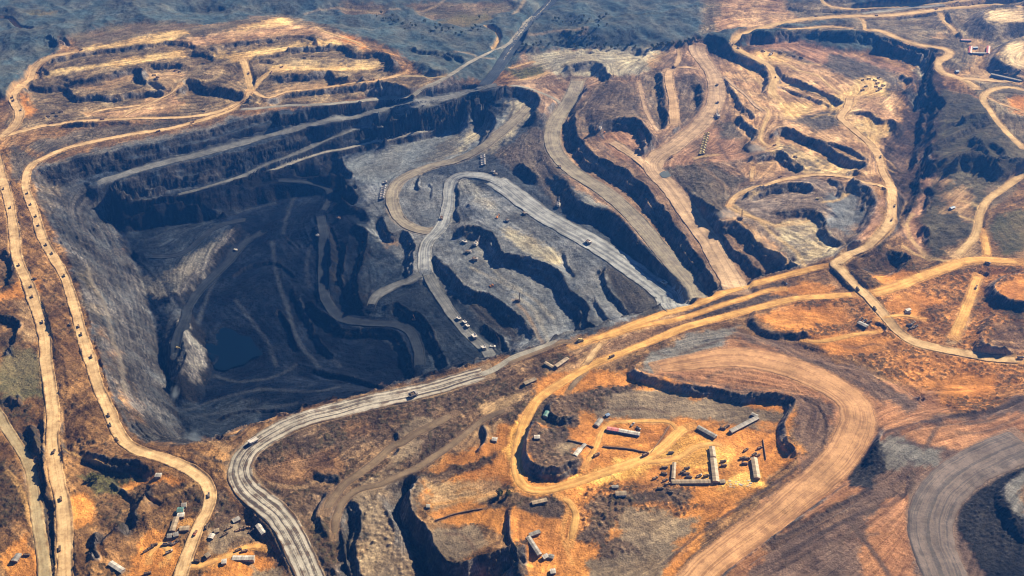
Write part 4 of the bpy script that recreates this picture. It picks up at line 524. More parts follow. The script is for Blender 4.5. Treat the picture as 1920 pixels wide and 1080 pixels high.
# wheel tracks and small scars left on the bare ground: colour, width (m), strength, points
TRACKS = [
 ((.60,.42,.22), 5, .62, "1373,180 1390,183 1415,190 1432,205"), ((.60,.42,.22), 5, .62, "1455,213 1480,222 1495,222"), ((.60,.42,.22), 5, .62, "1425,275 1440,283 1455,286"), ((.60,.42,.22), 5, .62, "1480,300 1490,310 1505,320 1520,328"), ((.60,.42,.22), 5, .62, "1462,258 1455,275"), ((.60,.42,.22), 5, .62, "1412,312 1412,335"), ((.60,.42,.22), 5, .62, "1606,238 1615,240 1625,236 1642,240"), ((.60,.42,.22), 5, .62, "1600,258 1620,268 1642,274"), ((.60,.42,.22), 5, .62, "1628,255 1632,275 1642,290"), ((.60,.42,.22), 5, .62, "1640,262 1660,252 1674,238"), ((.60,.42,.22), 5, .62, "1648,300 1662,315 1677,325"), ((.60,.42,.22), 5, .62, "1700,420 1705,440 1725,470 1747,490"), ((.60,.42,.22), 5, .62, "1690,460 1720,478 1760,488 1800,488"), ((.60,.42,.22), 5, .62, "1715,400 1703,412 1700,425"), ((.60,.42,.22), 5, .62, "1800,375 1830,385 1838,395"), ((.60,.42,.22), 5, .62, "1795,405 1825,415 1834,420"), ((.60,.42,.22), 5, .62, "1368,380 1378,387 1400,400 1440,418 1455,422 1490,415"), ((.60,.42,.22), 5, .62, "1425,415 1450,440 1490,470 1510,500"), ((.60,.42,.22), 5, .62, "1405,372 1425,358"), ((.60,.42,.22), 5, .62, "1540,380 1570,375 1590,362 1592,348"), ((.60,.42,.22), 5, .62, "1343,150 1357,142 1367,135"), ((.60,.42,.22), 5, .62, "1385,100 1400,125 1420,150 1436,165"), ((.60,.42,.22), 5, .62, "1500,185 1530,180 1555,185"), ((.60,.42,.22), 5, .62, "1470,110 1500,118 1540,122"), ((.60,.42,.22), 5, .62, "1590,170 1610,160 1640,158"), ((.60,.42,.22), 5, .62, "1575,222 1550,215 1520,222"), ((.60,.42,.22), 5, .62, "1300,298 1320,292 1350,290"),
 ((.10,.06,.04), 4, .55, "1450,690 1480,676 1520,684 1560,676"), ((.10,.06,.04), 4, .55, "1560,640 1600,652 1640,645 1690,660"), ((.10,.06,.04), 4, .55, "1700,560 1740,575 1790,570"), ((.10,.06,.04), 4, .55, "1850,690 1880,705 1925,700"), ((.10,.06,.04), 4, .55, "830,1000 870,1005 890,1030"), ((.10,.06,.04), 4, .55, "560,880 600,870 640,880 650,860"), ((.10,.06,.04), 4, .55, "500,890 540,905 600,905"), ((.10,.06,.04), 4, .55, "1400,800 1440,810 1470,800"), ((.10,.06,.04), 4, .55, "1150,770 1200,765 1260,775"),
 ((.034,.041,.052), 6, .75, "300,745 340,770 420,745 500,730 580,735 640,725"), ((.034,.041,.052), 6, .75, "330,790 400,775 480,770 560,755"), ((.034,.041,.052), 6, .75, "400,705 450,715 520,705 560,680"), ((.034,.041,.052), 6, .75, "470,440 430,480 400,530 380,580 370,610"), ((.034,.041,.052), 6, .75, "520,380 470,392 430,400 380,398"), ((.034,.041,.052), 6, .75, "510,450 520,520 540,580 560,640 600,690"), ((.034,.041,.052), 6, .75, "600,340 560,360 540,400 530,440"), ((.034,.041,.052), 6, .75, "440,560 470,600 500,640 520,690"), ((.034,.041,.052), 6, .75, "585,440 575,500 580,540"), ((.034,.041,.052), 6, .75, "640,600 700,625 740,650 760,690"), ((.034,.041,.052), 6, .75, "560,560 575,600 600,650 640,690"),
 ((.08,.055,.04), 4, .8, "1376,628 1420,632 1452,642 1500,668 1560,690 1605,700 1640,722 1672,748"), ((.08,.055,.04), 4, .8, "1395,640 1440,650 1490,676 1550,700 1600,712 1640,740 1660,762"), ((.10,.07,.05), 4, .7, "1520,745 1550,765 1565,800 1560,840 1545,865"), ((.10,.07,.05), 4, .7, "1505,742 1535,765 1548,800 1542,835"), ((.09,.06,.045), 4, .7, "1480,740 1515,752 1530,790 1525,830"), ((.13,.08,.05), 4, .7, "1240,700 1300,716 1360,722 1440,728 1500,735"), ((.12,.08,.055), 4, .7, "1450,668 1510,690 1560,700 1620,735"), ((.15,.09,.055), 5, .5, "1300,676 1360,690 1420,690 1500,700"), ((.075,.055,.045), 4, .8, "1240,1060 1300,1010 1370,960 1440,915 1500,872"), ((.085,.06,.045), 4, .8, "1270,1070 1330,1018 1400,968 1470,922 1530,884"), ((.11,.075,.05), 4, .6, "1350,1040 1420,985 1500,935 1560,890"),
 ((.05,.04,.035), 5, .9, "1445,1020 1510,985 1575,948 1632,914"), ((.06,.045,.04), 5, .8, "1465,1045 1540,1000 1610,965 1680,940 1712,905"), ((.05,.04,.035), 5, .9, "1660,812 1710,797 1757,788 1817,776 1870,768 1925,744"), ((.07,.05,.045), 4, .8, "1680,828 1730,835 1780,848 1765,870"), ((.07,.05,.045), 4, .8, "1705,860 1695,885 1670,910"), ((.075,.055,.045), 5, .8, "1588,972 1612,1005 1640,1040 1668,1085"), ((.12,.085,.065), 4, .6, "1500,1050 1580,1010 1650,1000"),
 ((.10,.075,.055), 5, .7, "1215,655 1260,668 1310,650 1345,640 1395,622 1410,640 1470,665 1560,690"), ((.12,.085,.06), 4, .7, "1375,632 1400,650 1440,668 1500,692 1560,705 1600,712"), ((.12,.085,.06), 3, .6, "1400,680 1440,688 1480,686 1520,690"), ((.13,.09,.06), 3, .6, "1323,720 1330,705 1370,693 1440,685"), ((.12,.08,.06), 3, .7, "1600,880 1590,840 1575,800 1580,785 1605,780 1635,785 1630,800 1605,830 1598,850"), ((.09,.065,.05), 5, .8, "1570,735 1600,730 1625,760 1640,790 1650,810"), ((.09,.065,.05), 6, .8, "1660,720 1690,750 1705,765"), ((.10,.07,.055), 6, .6, "1465,1035 1520,985 1590,950 1660,930 1700,890 1710,865"), ((.10,.07,.055), 5, .8, "1590,970 1620,1010 1650,1050 1672,1085"), ((.11,.08,.06), 3, .6, "1580,1050 1575,1020 1600,990 1640,950"), ((.09,.07,.055), 5, .7, "1730,850 1760,800 1800,795 1850,790 1890,770"), ((.10,.075,.06), 4, .6, "1790,810 1830,812 1880,798 1925,770"), ((.10,.075,.06), 3, .6, "1700,915 1712,960 1715,1000 1735,1050 1760,1085"), ((.085,.065,.05), 6, .8, "1711,880 1712,910 1708,960 1716,1020 1738,1085"),
 ((.3,.2,.13), 5, .5, "1300,300 1340,330 1370,360"), ((.34,.24,.15), 4, .6, "960,560 985,585 1000,610 1015,640 1030,650"), ((.36,.34,.28), 6, .5, "960,550 1000,580 1020,620 1032,648"), ((.36,.34,.28), 5, .4, "880,430 900,470 940,520 980,545"), ((.30,.28,.23), 6, .5, "880,500 940,530 1000,560 1040,600"), ((.045,.04,.035), 3, .7, "1343,265 1365,298 1385,320 1396,333"), ((.50,.34,.19), 5, .6, "1410,445 1440,470 1480,490 1505,498"), ((.5,.34,.19), 6, .7, "1450,425 1480,422 1500,418 1520,410"), ((.55,.36,.19), 6, .6, "1620,230 1640,258 1650,235 1670,230"), ((.55,.36,.19), 5, .6, "1605,228 1620,245 1640,250"), ((.55,.36,.19), 5, .5, "1480,200 1520,215 1560,212"), ((.5,.33,.18), 5, .6, "1640,290 1660,300 1680,318"), ((.45,.3,.18), 4, .6, "1700,380 1690,410 1700,440 1730,470 1745,488"),
 ((.50,.30,.13), 4, .6, "90,835 130,850 165,862 195,872"), ((.5,.3,.13), 5, .6, "10,885 35,910 50,950 60,990"), ((.34,.2,.09), 4, .6, "230,960 280,940 330,925 370,905"), ((.19,.17,.14), 4, .5, "165,500 172,530 190,560 205,600 212,640 225,670 230,700 235,740"), ((.055,.045,.035), 5, .8, "352,845 385,858 420,870 450,868"), ((.06,.045,.035), 4, .8, "500,915 540,950 570,990 600,1040 622,1085"), ((.4,.24,.12), 5, .6, "560,800 620,785 660,775"), ((.30,.2,.12), 5, .6, "600,900 560,915 500,905"), ((.56,.3,.11), 5, .5, "800,950 850,940 900,930 960,920 1000,918"), ((.28,.15,.06), 5, .7, "855,928 870,917 895,918 900,930 880,938 858,934"), ((.06,.05,.04), 3, .9, "815,978 860,962 900,955 940,948"), ((.07,.05,.04), 3, .9, "1130,836 1180,842 1220,850"), ((.07,.05,.04), 3, .9, "1222,850 1245,815 1255,798"), ((.07,.05,.04), 4, .9, "1065,826 1090,832 1115,840"), ((.55,.3,.11), 5, .5, "1070,945 1055,1000 1075,1060"),
 ((.08,.075,.07), 4, .7, "930,170 960,180 962,205 950,225 935,240"), ((.075,.08,.085), 3, .6, "712,270 705,290 700,315 715,335"), ((.55,.40,.24), 6, .6, "330,155 345,150 400,150 420,130"), ((.05,.05,.05), 3, .6, "378,55 385,75 400,92 412,103"), ((.4,.3,.19), 5, .6, "570,30 600,22 660,20 700,26 750,25"), ((.4,.3,.19), 5, .5, "780,25 800,20 830,5 840,-10"), ((.4,.3,.2), 5, .6, "986,70 1030,66 1070,60 1100,56"), ((.4,.3,.2), 5, .6, "1085,72 1100,64 1100,56"), ((.08,.085,.06), 5, .7, "1040,90 1080,55 1150,35 1250,25 1340,12"), ((.45,.33,.2), 5, .6, "960,35 975,20 985,8 960,6"), ((.4,.3,.19), 6, .5, "850,100 880,102 900,110 930,110"), ((.05,.05,.036), 6, .8, "1750,246 1790,229 1825,220"), ((.045,.045,.033), 7, .9, "1743,278 1790,251 1842,226"), ((.05,.05,.036), 6, .8, "1786,279 1815,266 1838,258"), ((.045,.045,.033), 7, .9, "1766,301 1800,286 1840,270 1882,255"), ((.045,.045,.033), 8, .9, "1836,264 1850,282 1866,304"), ((.045,.045,.033), 8, .9, "1866,268 1884,282 1892,300"), ((.05,.05,.036), 6, .8, "1780,205 1810,200 1838,205"), ((.07,.075,.05), 4, .7, "1760,260 1800,240 1845,220"), ((.07,.07,.045), 4, .7, "1770,290 1810,268 1850,250"), ((.07,.07,.045), 4, .7, "1752,250 1790,225 1830,205"), ((.06,.06,.04), 3, .7, "1852,412 1870,440 1890,462 1915,472"), ((.06,.06,.04), 3, .7, "1862,408 1880,435 1900,455 1920,462"), ((.06,.06,.04), 3, .7, "1875,405 1895,430 1910,448"), ((.06,.06,.04), 3, .7, "1855,430 1870,455 1890,473 1912,478"),
]
for colr, w, a, s in TRACKS:
    w = max(w, 4) if GY is not None else w; a = min(1, a*1.3)
    Q, _ = spline(pts(s), 3.0); x, y = ground(ZR, Q[:, 0], np.maximum(Q[:, 1], -14))
    x = np.convolve(np.pad(x, 2, mode='edge'), np.ones(5)/5, 'valid'); y = np.convolve(np.pad(y, 2, mode='edge'), np.ones(5)/5, 'valid')
    D, L = spline(np.stack([x, y], 1), 1.2)
    D += np.stack([perlin(L/25, L*0+w, 9), perlin(L/25, L*0+3+w, 9)], 1)*2.0
    wt = np.zeros((NR, NC)); T = np.gradient(D, axis=0); T /= np.maximum(np.hypot(T[:, 0], T[:, 1]), 1e-6)[:, None]
    for o in np.arange(-w/2, w/2+.1, 1.0):
        r, c = to_ij(D[:, 0]+T[:, 1]*o, D[:, 1]-T[:, 0]*o); i = np.rint(r).astype(int); j = np.rint(c).astype(int)
        ok = (i >= 0) & (i < NR) & (j >= 0) & (j < NC); wt[i[ok], j[ok]] = 1
    b0, b1 = np.where(wt.any(1))[0][[0, -1]]; c0, c1 = np.where(wt.any(0))[0][[0, -1]]
    sl = (slice(max(0, b0-3), b1+4), slice(max(0, c0-3), c1+4))
    ww = np.clip(blur(wt[sl], 1), 0, 1)*a*(0.7+0.5*n1[sl])
    ww = np.clip(ww, 0, 1)[..., None]
    COL[sl] = COL[sl]*(1-ww)+ww*np.array(colr)
dust = dict(tan=(.44,.27,.135), greytan=(.33,.24,.14), haul=(.28,.2,.13), orangeroad=(.50,.26,.09), sandroad=(.52,.34,.18), pinkroad=(.31,.20,.135), sandpinkroad=(.42,.28,.18), benchroad=(.24,.20,.15), clayroad=(.38,.21,.115), mauveroad=(.20,.145,.115), brownroad=(.2,.135,.085))
for kind, w, C, z, N, L, wv in road_geo:
    if kind not in dust: continue
    SW = 4.0 if w < 17 else 9.0
    D, Ld = spline(np.column_stack([C, N*wv[:, None]]), 1.4); sd = np.zeros((NR, NC)); hw = w/2
    for o in np.arange(-hw-SW, hw+SW+.1, 1.2):
        r, c = to_ij(D[:, 0]+D[:, 2]*o, D[:, 1]+D[:, 3]*o); i = np.rint(r).astype(int); j = np.rint(c).astype(int)
        ok = (i >= 0) & (i < NR) & (j >= 0) & (j < NC); sd[i[ok], j[ok]] = np.maximum(sd[i[ok], j[ok]], float(np.clip((hw+SW-abs(o))/SW, 0, 1)))
    rr = np.where(sd.any(1))[0]; cc = np.where(sd.any(0))[0]
    if len(rr) == 0: continue
    sl = (slice(rr[0], rr[-1]+1), slice(cc[0], cc[-1]+1)); ww = (smooth(sd[sl]+.55*n1[sl]+.35*n2[sl], .35, .95)*.75)[..., None]
    COL[sl] = COL[sl]*(1-ww)+ww*np.array(dust[kind])*(1+.25*n2[sl][..., None])
SPK = np.clip(blur(np.array([{'orange': .35, 'sand': .35, 'clay': .4, 'plateau': .3, 'mauve': .45, 'tan': .5, 'sandpink': .6, 'greyclay': .6, 'greydirt': .5, 'pinkred': .5, 'sandgrey': .6, 'palegrey': .7, 'hill': .35, 'greenridge': .6}.get(n, 1.0) for n in names])[KD], 3)+.5*fbm(WX, WY, 45, 3, 127), .15, 1.3)
wm = smooth(COL[..., 0]-COL[..., 2], .03, .2)
COL[..., 2] *= 1-.07*wm; COL[..., 1] *= 1+.015*wm
COL = np.clip(COL, .0025, .8)
# ------------------------------------------------------------------ helpers for building meshes
def new_mesh(name, V, F, mat=None, smooth_=False, parent=None, link=True):
    me = bpy.data.meshes.new(name)
    V = np.asarray(V, np.float32); F = np.asarray(F, np.int32)
    me.vertices.add(len(V)); me.vertices.foreach_set('co', V.ravel())
    k = F.shape[1]
    me.loops.add(F.size); me.loops.foreach_set('vertex_index', F.ravel())
    me.polygons.add(len(F)); me.polygons.foreach_set('loop_start', np.arange(0, F.size, k, dtype=np.int32))
    me.polygons.foreach_set('use_smooth', np.full(len(F), smooth_))
    me.update(calc_edges=True); me.validate()
    if mat: me.materials.append(mat)
    o = bpy.data.objects.new(name, me)
    if link: COLL.objects.link(o)
    if parent: o.parent = parent
    return o
class NT:
    def __init__(s, name):
        s.m = bpy.data.materials.new(name); s.m.use_nodes = True; s.t = s.m.node_tree; s.n = s.t.nodes; s.l = s.t.links
        s.b = s.n['Principled BSDF']; s.b.inputs['Roughness'].default_value = .95; s.b.inputs['Specular IOR Level'].default_value = .03
    def add(s, typ, **kw):
        n = s.n.new(typ)
        for k, v in kw.items(): setattr(n, k, v)
        return n
    def link(s, a, b): s.l.new(a, b)
    def noise(s, vec, scale, detail=4, rough=.6):
        n = s.add('ShaderNodeTexNoise'); n.inputs['Scale'].default_value = scale; n.inputs['Detail'].default_value = detail; n.inputs['Roughness'].default_value = rough
        s.link(vec, n.inputs['Vector']); return n.outputs['Fac']
    def maprange(s, v, a, b, c, d):
        n = s.add('ShaderNodeMapRange'); n.inputs[1].default_value = a; n.inputs[2].default_value = b; n.inputs[3].default_value = c; n.inputs[4].default_value = d
        s.link(v, n.inputs[0]); return n.outputs[0]
    def math(s, op, a, b=None):
        n = s.add('ShaderNodeMath', operation=op)
        for k, v in enumerate((a, b)):
            if v is None: continue
            if isinstance(v, (int, float)): n.inputs[k].default_value = v
            else: s.link(v, n.inputs[k])
        return n.outputs[0]
    def mix(s, f, a, b, mode='MIX'):
        n = s.add('ShaderNodeMix', data_type='RGBA', blend_type=mode)
        for k, v in ((0, f), (6, a), (7, b)):
            if isinstance(v, (int, float)): n.inputs[k].default_value = v
            elif isinstance(v, tuple): n.inputs[k].default_value = (*v, 1)
            else: s.link(v, n.inputs[k])
        return n.outputs[2]
    def scale_col(s, col, f):
        n = s.add('ShaderNodeVectorMath', operation='SCALE'); s.link(col, n.inputs[0]); s.link(f, n.inputs['Scale']); return n.outputs[0]
    def bump(s, h, strength, dist):
        n = s.add('ShaderNodeBump'); n.inputs['Strength'].default_value = strength; n.inputs['Distance'].default_value = dist
        s.link(h, n.inputs['Height']); s.link(n.outputs[0], s.b.inputs['Normal'])
# ------------------------------------------------------------------ ground sheet, out to the horizon
t = NT('soil'); pos = t.add('ShaderNodeNewGeometry').outputs['Position']
at = t.add('ShaderNodeAttribute', attribute_name='soil')
nz = t.noise(pos, .32, 5, .72); nz2 = t.noise(pos, .085, 5, .65)
f = t.math('MULTIPLY', t.math('ADD', t.math('MULTIPLY', t.maprange(nz, .3, .7, -.45, .40), at.outputs['Alpha']), 1.0), t.maprange(nz2, .3, .7, .84, 1.16))
t.link(t.scale_col(at.outputs['Color'], f), t.b.inputs['Base Color'])
t.bump(t.math('ADD', nz, t.math('MULTIPLY', nz2, 2.2)), 1.0, 1.7)
SOIL = t.m
def ground_sheet():
    far = Y1+np.cumsum(90*1.17**np.arange(32)); near = np.concatenate([np.linspace(-2500, -300, 12), np.linspace(-250, Y0-4, 170)])
    Ya = np.concatenate([near, gy, far]); e = 1+np.cumsum(.012*1.22**np.arange(24))
    S = np.concatenate([-e[::-1], gs, e])
    sx = smax(Ya)*np.maximum(Ya, Y0); X = sx[:, None]*S[None, :]; Y = np.repeat(Ya[:, None], len(S), 1)
    ri = np.clip(np.arange(len(Ya))-len(near), 0, NR-1); ci = np.clip(np.arange(len(S))-len(e), 0, NC-1)
    ZZ = Z[ri][:, ci].copy(); CC = COL[ri][:, ci].copy(); AL = SPK[ri][:, ci]
    out = np.ones(ZZ.shape, bool); out[len(near):len(near)+NR, len(e):len(e)+NC] = False
    dist = np.maximum(np.maximum(Y-Y1, Y0-Y), 0)+np.maximum(np.abs(X)-sx[:, None], 0)
    f = smooth(dist+30*fbm(X, Y, 90, 3, 151)*out, 0, np.where(Y < Y0, 45, 220))
    nat = 20+fbm(X, Y, 900, 4, 131, .5, True)*60*smooth(np.abs(X)+np.maximum(Y-2500, 0), 800, 4000)
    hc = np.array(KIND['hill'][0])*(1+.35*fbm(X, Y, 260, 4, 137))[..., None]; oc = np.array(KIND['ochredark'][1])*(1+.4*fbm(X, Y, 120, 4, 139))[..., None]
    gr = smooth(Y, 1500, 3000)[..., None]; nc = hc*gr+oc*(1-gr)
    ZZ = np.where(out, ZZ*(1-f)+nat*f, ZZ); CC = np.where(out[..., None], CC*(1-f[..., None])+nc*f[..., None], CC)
    R, Cn = X.shape; idx = np.arange(R*Cn).reshape(R, Cn)
    F = np.stack([idx[:-1, :-1], idx[:-1, 1:], idx[1:, 1:], idx[1:, :-1]], -1).reshape(-1, 4)
    o = new_mesh('ground', np.stack([X, Y, ZZ], -1).reshape(-1, 3), F, SOIL, True)
    a = o.data.color_attributes.new('soil', 'FLOAT_COLOR', 'POINT')
    a.data.foreach_set('color', np.concatenate([CC, AL[..., None]], -1).astype(np.float32).ravel())
    o['kind'] = 'structure'; return o
ground_sheet()
# ------------------------------------------------------------------ roads as sheets laid on the ground
def road_material(name, c1, c2, edge, lanes=0.0, streak=1.0):
    t = NT(name); uv = t.add('ShaderNodeUVMap').outputs[0]; pos = t.add('ShaderNodeNewGeometry').outputs['Position']
    sep = t.add('ShaderNodeSeparateXYZ'); t.link(uv, sep.inputs[0]); x, y = sep.outputs[0], sep.outputs[1]
    x = t.math('ADD', x, t.maprange(t.noise(pos, .011, 3, .55), .3, .7, -1.7, 1.7))
    def st(sx, sy, sc):
        n = t.add('ShaderNodeCombineXYZ'); t.link(t.math('MULTIPLY', x, sx), n.inputs[0]); t.link(t.math('MULTIPLY', y, sy), n.inputs[1]); return t.noise(n.outputs[0], sc, 4, .6)
    a = st(1, .012, .55); b = st(1, .006, .22); c = t.noise(pos, .06, 5, .65); d = t.noise(pos, .28, 5, .75)
    m = t.math('ADD', t.maprange(a, .33, .67, -.7*streak, .7*streak), t.maprange(b, .35, .65, -.35, 1.1)); m = t.math('ADD', m, t.maprange(c, .35, .65, -.45, .45))
    if lanes:
        w = t.add('ShaderNodeMath', operation='SINE'); t.link(t.math('ADD', t.math('MULTIPLY', x, lanes), t.maprange(c, 0, 1, -2.2, 2.2)), w.inputs[0]); m = t.math('ADD', m, t.maprange(w.outputs[0], -1, 1, -.38, .38))
    n = t.add('ShaderNodeClamp'); t.link(m, n.inputs[0])
    col = t.mix(n.outputs[0], c1, c2)
    ed = t.add('ShaderNodeAttribute', attribute_name='edge').outputs['Fac']
    ef = t.add('ShaderNodeClamp'); t.link(t.math('ADD', ed, t.math('ADD', t.maprange(d, .3, .7, -.6, .6), t.maprange(c, .35, .65, -.35, .35))), ef.inputs[0])
    col = t.mix(t.math('MULTIPLY', ef.outputs[0], .85), col, edge)
    col = t.scale_col(col, t.math('MULTIPLY', t.maprange(d, .3, .7, .7, 1.25), t.maprange(t.noise(pos, .018, 5, .7), .32, .68, .64, 1.2))); t.link(col, t.b.inputs['Base Color']); t.bump(d, .6, .5)
    return t.m
RM = dict(tan=((.66,.46,.27),(.52,.345,.195),(.15,.085,.045)), greytan=((.40,.32,.21),(.33,.255,.16),(.16,.10,.055)), haul=((.46,.43,.38),(.088,.076,.068),(.14,.085,.05),.75), orangeroad=((.72,.43,.16),(.58,.31,.105),(.24,.12,.055)), sandroad=((.62,.43,.235),(.50,.33,.17),(.27,.18,.105)), palegreyroad=((.33,.315,.275),(.25,.235,.20),(.12,.11,.095)), pinkroad=((.54,.38,.265),(.36,.25,.18),(.16,.11,.085),.35), sandpinkroad=((.54,.365,.235),(.45,.295,.185),(.16,.11,.08)), benchroad=((.31,.275,.215),(.20,.175,.145),(.14,.12,.10)), haulgrey=((.34,.36,.365),(.17,.185,.20),(.12,.115,.105),.42), slateroad=((.18,.187,.185),(.115,.12,.122),(.055,.06,.06)), coalroad=((.030,.037,.047),(.020,.025,.033),(.012,.014,.018)), darkroad=((.042,.055,.075),(.075,.09,.112),(.03,.035,.04)), clayroad=((.52,.30,.17),(.32,.175,.10),(.20,.11,.07),.4), mauveroad=((.20,.165,.15),(.115,.105,.10),(.10,.075,.062),.33), brownroad=((.21,.155,.105),(.165,.12,.08),(.10,.07,.05)))  # haulgrey: grey with the blue haze cast mixed in
def warm(c):
    w = min(1, max(0, (c[0]-c[2]-.03)/.15)); return (c[0], c[1]*(1+.015*w), c[2]*(1-.09*w))
RM = {k: road_material(k+'_gravel', warm(v[0]), warm(v[1]), warm(v[2]), *v[3:]) for k, v in RM.items()}
LIFT = 0.45
BERM = ('tan', 'greytan', 'haul', 'haulgrey', 'benchroad', 'slateroad', 'coalroad', 'pinkroad', 'sandpinkroad')
road_name = dict(haul='haul_road', haulgrey='haul_road', darkroad='haul_road', coalroad='pit_road', slateroad='bench_road', benchroad='bench_road')
Zroad = np.full((NR, NC), -999.0)
for ri, (kind, w, C, z, N, L, wv) in enumerate(road_geo):
    N = N*wv[:, None]
    hw = w/2; off = np.concatenate([[-hw-3.2, -hw-1.6, -hw-.4, -hw+1.0], np.linspace(-hw+2.0, hw-2.0, max(3, int(w/3)))[0:], [hw-1.0, hw+.4, hw+1.6, hw+3.2]])
    prof = np.concatenate([[-2.6, .75, .9, .1], np.zeros(len(off)-8), [.1, .9, .75, -2.6]]); e = np.concatenate([[1.2, 1, .85, .35], np.zeros(len(off)-8), [.35, .85, 1, 1.2]])
    if kind not in BERM: prof = np.concatenate([[-2.4, -1.3, -.55, -.15], np.zeros(len(off)-8), [-.15, -.55, -1.3, -2.4]])
    elif w < 12: prof = prof*.5; prof[0] = prof[-1] = -2.0
    if len(off) > 8: e[4] = e[-5] = .12
    wob = 1+(.12 if w < 30 else .07)*np.stack([perlin(L/24, L*0+ri*3.1, 5), perlin(L/24, L*0+ri*3.1+50, 5)], 1)+(.26 if w < 30 else .12)*np.stack([perlin(L/130, L*0+ri*3.1, 15), perlin(L/130, L*0+ri*3.1+50, 15)], 1)
    side = np.where(off < 0, wob[:, :1], wob[:, 1:])
    O = off[None, :]*side
    X = C[:, :1]+N[:, :1]*O; Y = C[:, 1:]+N[:, 1:]*O
    zz = sample(Z, X, Y); base = np.where((np.abs(off) > hw-1.5)[None, :], zz, np.maximum(zz, blur(zz, 2)))
    bm = np.clip(0.7+0.7*np.stack([perlin(L/9, L*0+ri, 6), perlin(L/9, L*0+ri+9, 6)], 1)+1.1*np.stack([perlin(L/70, L*0+ri, 16), perlin(L/70, L*0+ri+9, 16)], 1), -.25, 1.9); bm = np.where(off < 0, bm[:, :1], bm[:, 1:])
    H = base+LIFT+0.035*ri/10+np.where(prof > 0, prof*bm, prof)+np.where(np.abs(off) > hw-2.2, .5, .12)*fbm(X, Y, 9, 3, 211, .6)
    endd = np.minimum(L, L[-1]-L)[:, None]; H -= np.clip(1-endd/26, 0, 1)*1.7+np.clip(1-endd/5, 0, 1)*2
    n, k = X.shape; idx = np.arange(n*k).reshape(n, k)
    F = np.stack([idx[:-1, :-1], idx[:-1, 1:], idx[1:, 1:], idx[1:, :-1]], -1).reshape(-1, 4)
    o = new_mesh(road_name.get(kind, 'dirt_road'), np.stack([X, Y, H], -1).reshape(-1, 3), F, RM[kind], True)
    at_ = o.data.attributes.new('edge', 'FLOAT', 'POINT'); at_.data.foreach_set('value', np.clip(e[None, :]*np.clip(bm+.1, .3, 1.3)+.5*np.clip(1-endd/40, 0, 1), 0, 1.3).astype(np.float32).ravel())
    uv = o.data.uv_layers.new(name='UVMap'); U = np.stack([np.broadcast_to(off, (n, k))+ri*37.0, np.broadcast_to(L[:, None], (n, k))], -1).reshape(-1, 2)
    uv.data.foreach_set('uv', U[F.ravel()].astype(np.float32).ravel())
    o['kind'] = 'structure'
    nx = N[:, 0]; pos = None
# ------------------------------------------------------------------ camera, sun, sky, air
cam = bpy.data.cameras.new('camera'); co = bpy.data.objects.new('camera', cam); COLL.objects.link(co)
co.location = (0, 0, CAM_H); co.rotation_euler = (math.radians(90)-PITCH, 0, 0); cam.sensor_width = 36; cam.lens = 36*FPX/1920; cam.clip_end = 60000; cam.clip_start = 1
SC.camera = co
SUN_EL, SUN_AZ = math.radians(34), math.radians(48)        # azimuth clockwise from the view direction
sl = bpy.data.lights.new('sun', 'SUN'); sl.energy = 5.0; sl.angle = math.radians(.53); sl.color = (1, .83, .58)
so = bpy.data.objects.new('sun', sl); COLL.objects.link(so); so.rotation_euler = (math.radians(90)-SUN_EL, 0, math.radians(180)-SUN_AZ)
W = bpy.data.worlds.new('World'); SC.world = W; W.use_nodes = True
sk = W.node_tree.nodes.new('ShaderNodeTexSky'); sk.sky_type = 'NISHITA'; sk.sun_disc = False; sk.air_density = .5; sk.dust_density = 0; sk.ozone_density = 3; sk.altitude = 2500; sk.sun_elevation = SUN_EL; sk.sun_rotation = SUN_AZ
W.node_tree.links.new(sk.outputs[0], W.node_tree.nodes['Background'].inputs[0]); W.node_tree.nodes['Background'].inputs[1].default_value = .05
HAZE = 0.00006
def haze():
    X0, X1, YA, YB, ZA, ZT = -6000, 6000, -2600, 9000, -175, 1040
    V = [(x, y, z) for z in (ZA, ZT) for y in (YA, YB) for x in (X0, X1)]
    F = [(0, 2, 3, 1), (4, 5, 7, 6), (0, 1, 5, 4), (2, 6, 7, 3), (0, 4, 6, 2), (1, 3, 7, 5)]
    m = bpy.data.materials.new('air'); m.use_nodes = True; n = m.node_tree; n.nodes.remove(n.nodes['Principled BSDF'])
    v = n.nodes.new('ShaderNodeVolumePrincipled'); v.inputs['Color'].default_value = (.045, .27, 1.0, 1); v.inputs['Density'].default_value = HAZE; v.inputs['Anisotropy'].default_value = .2
    n.links.new(v.outputs[0], n.nodes['Material Output'].inputs['Volume'])
    o = new_mesh('haze', V, F, m); o['kind'] = 'stuff'
if HAZE: haze()
SC.cycles.use_denoising = True; SC.cycles.denoiser = 'OPENIMAGEDENOISE'; SC.cycles.denoising_prefilter = 'ACCURATE'; SC.cycles.denoising_input_passes = 'RGB_ALBEDO_NORMAL'; SC.cycles.filter_width = 1.1; SC.cycles.volume_bounces = 0; SC.cycles.max_bounces = 4; SC.cycles.diffuse_bounces = 2
vs = SC.view_settings; vs.view_transform = 'Standard'; vs.look = 'None'; vs.exposure = 1.32; vs.gamma = 1
PLUMES = True
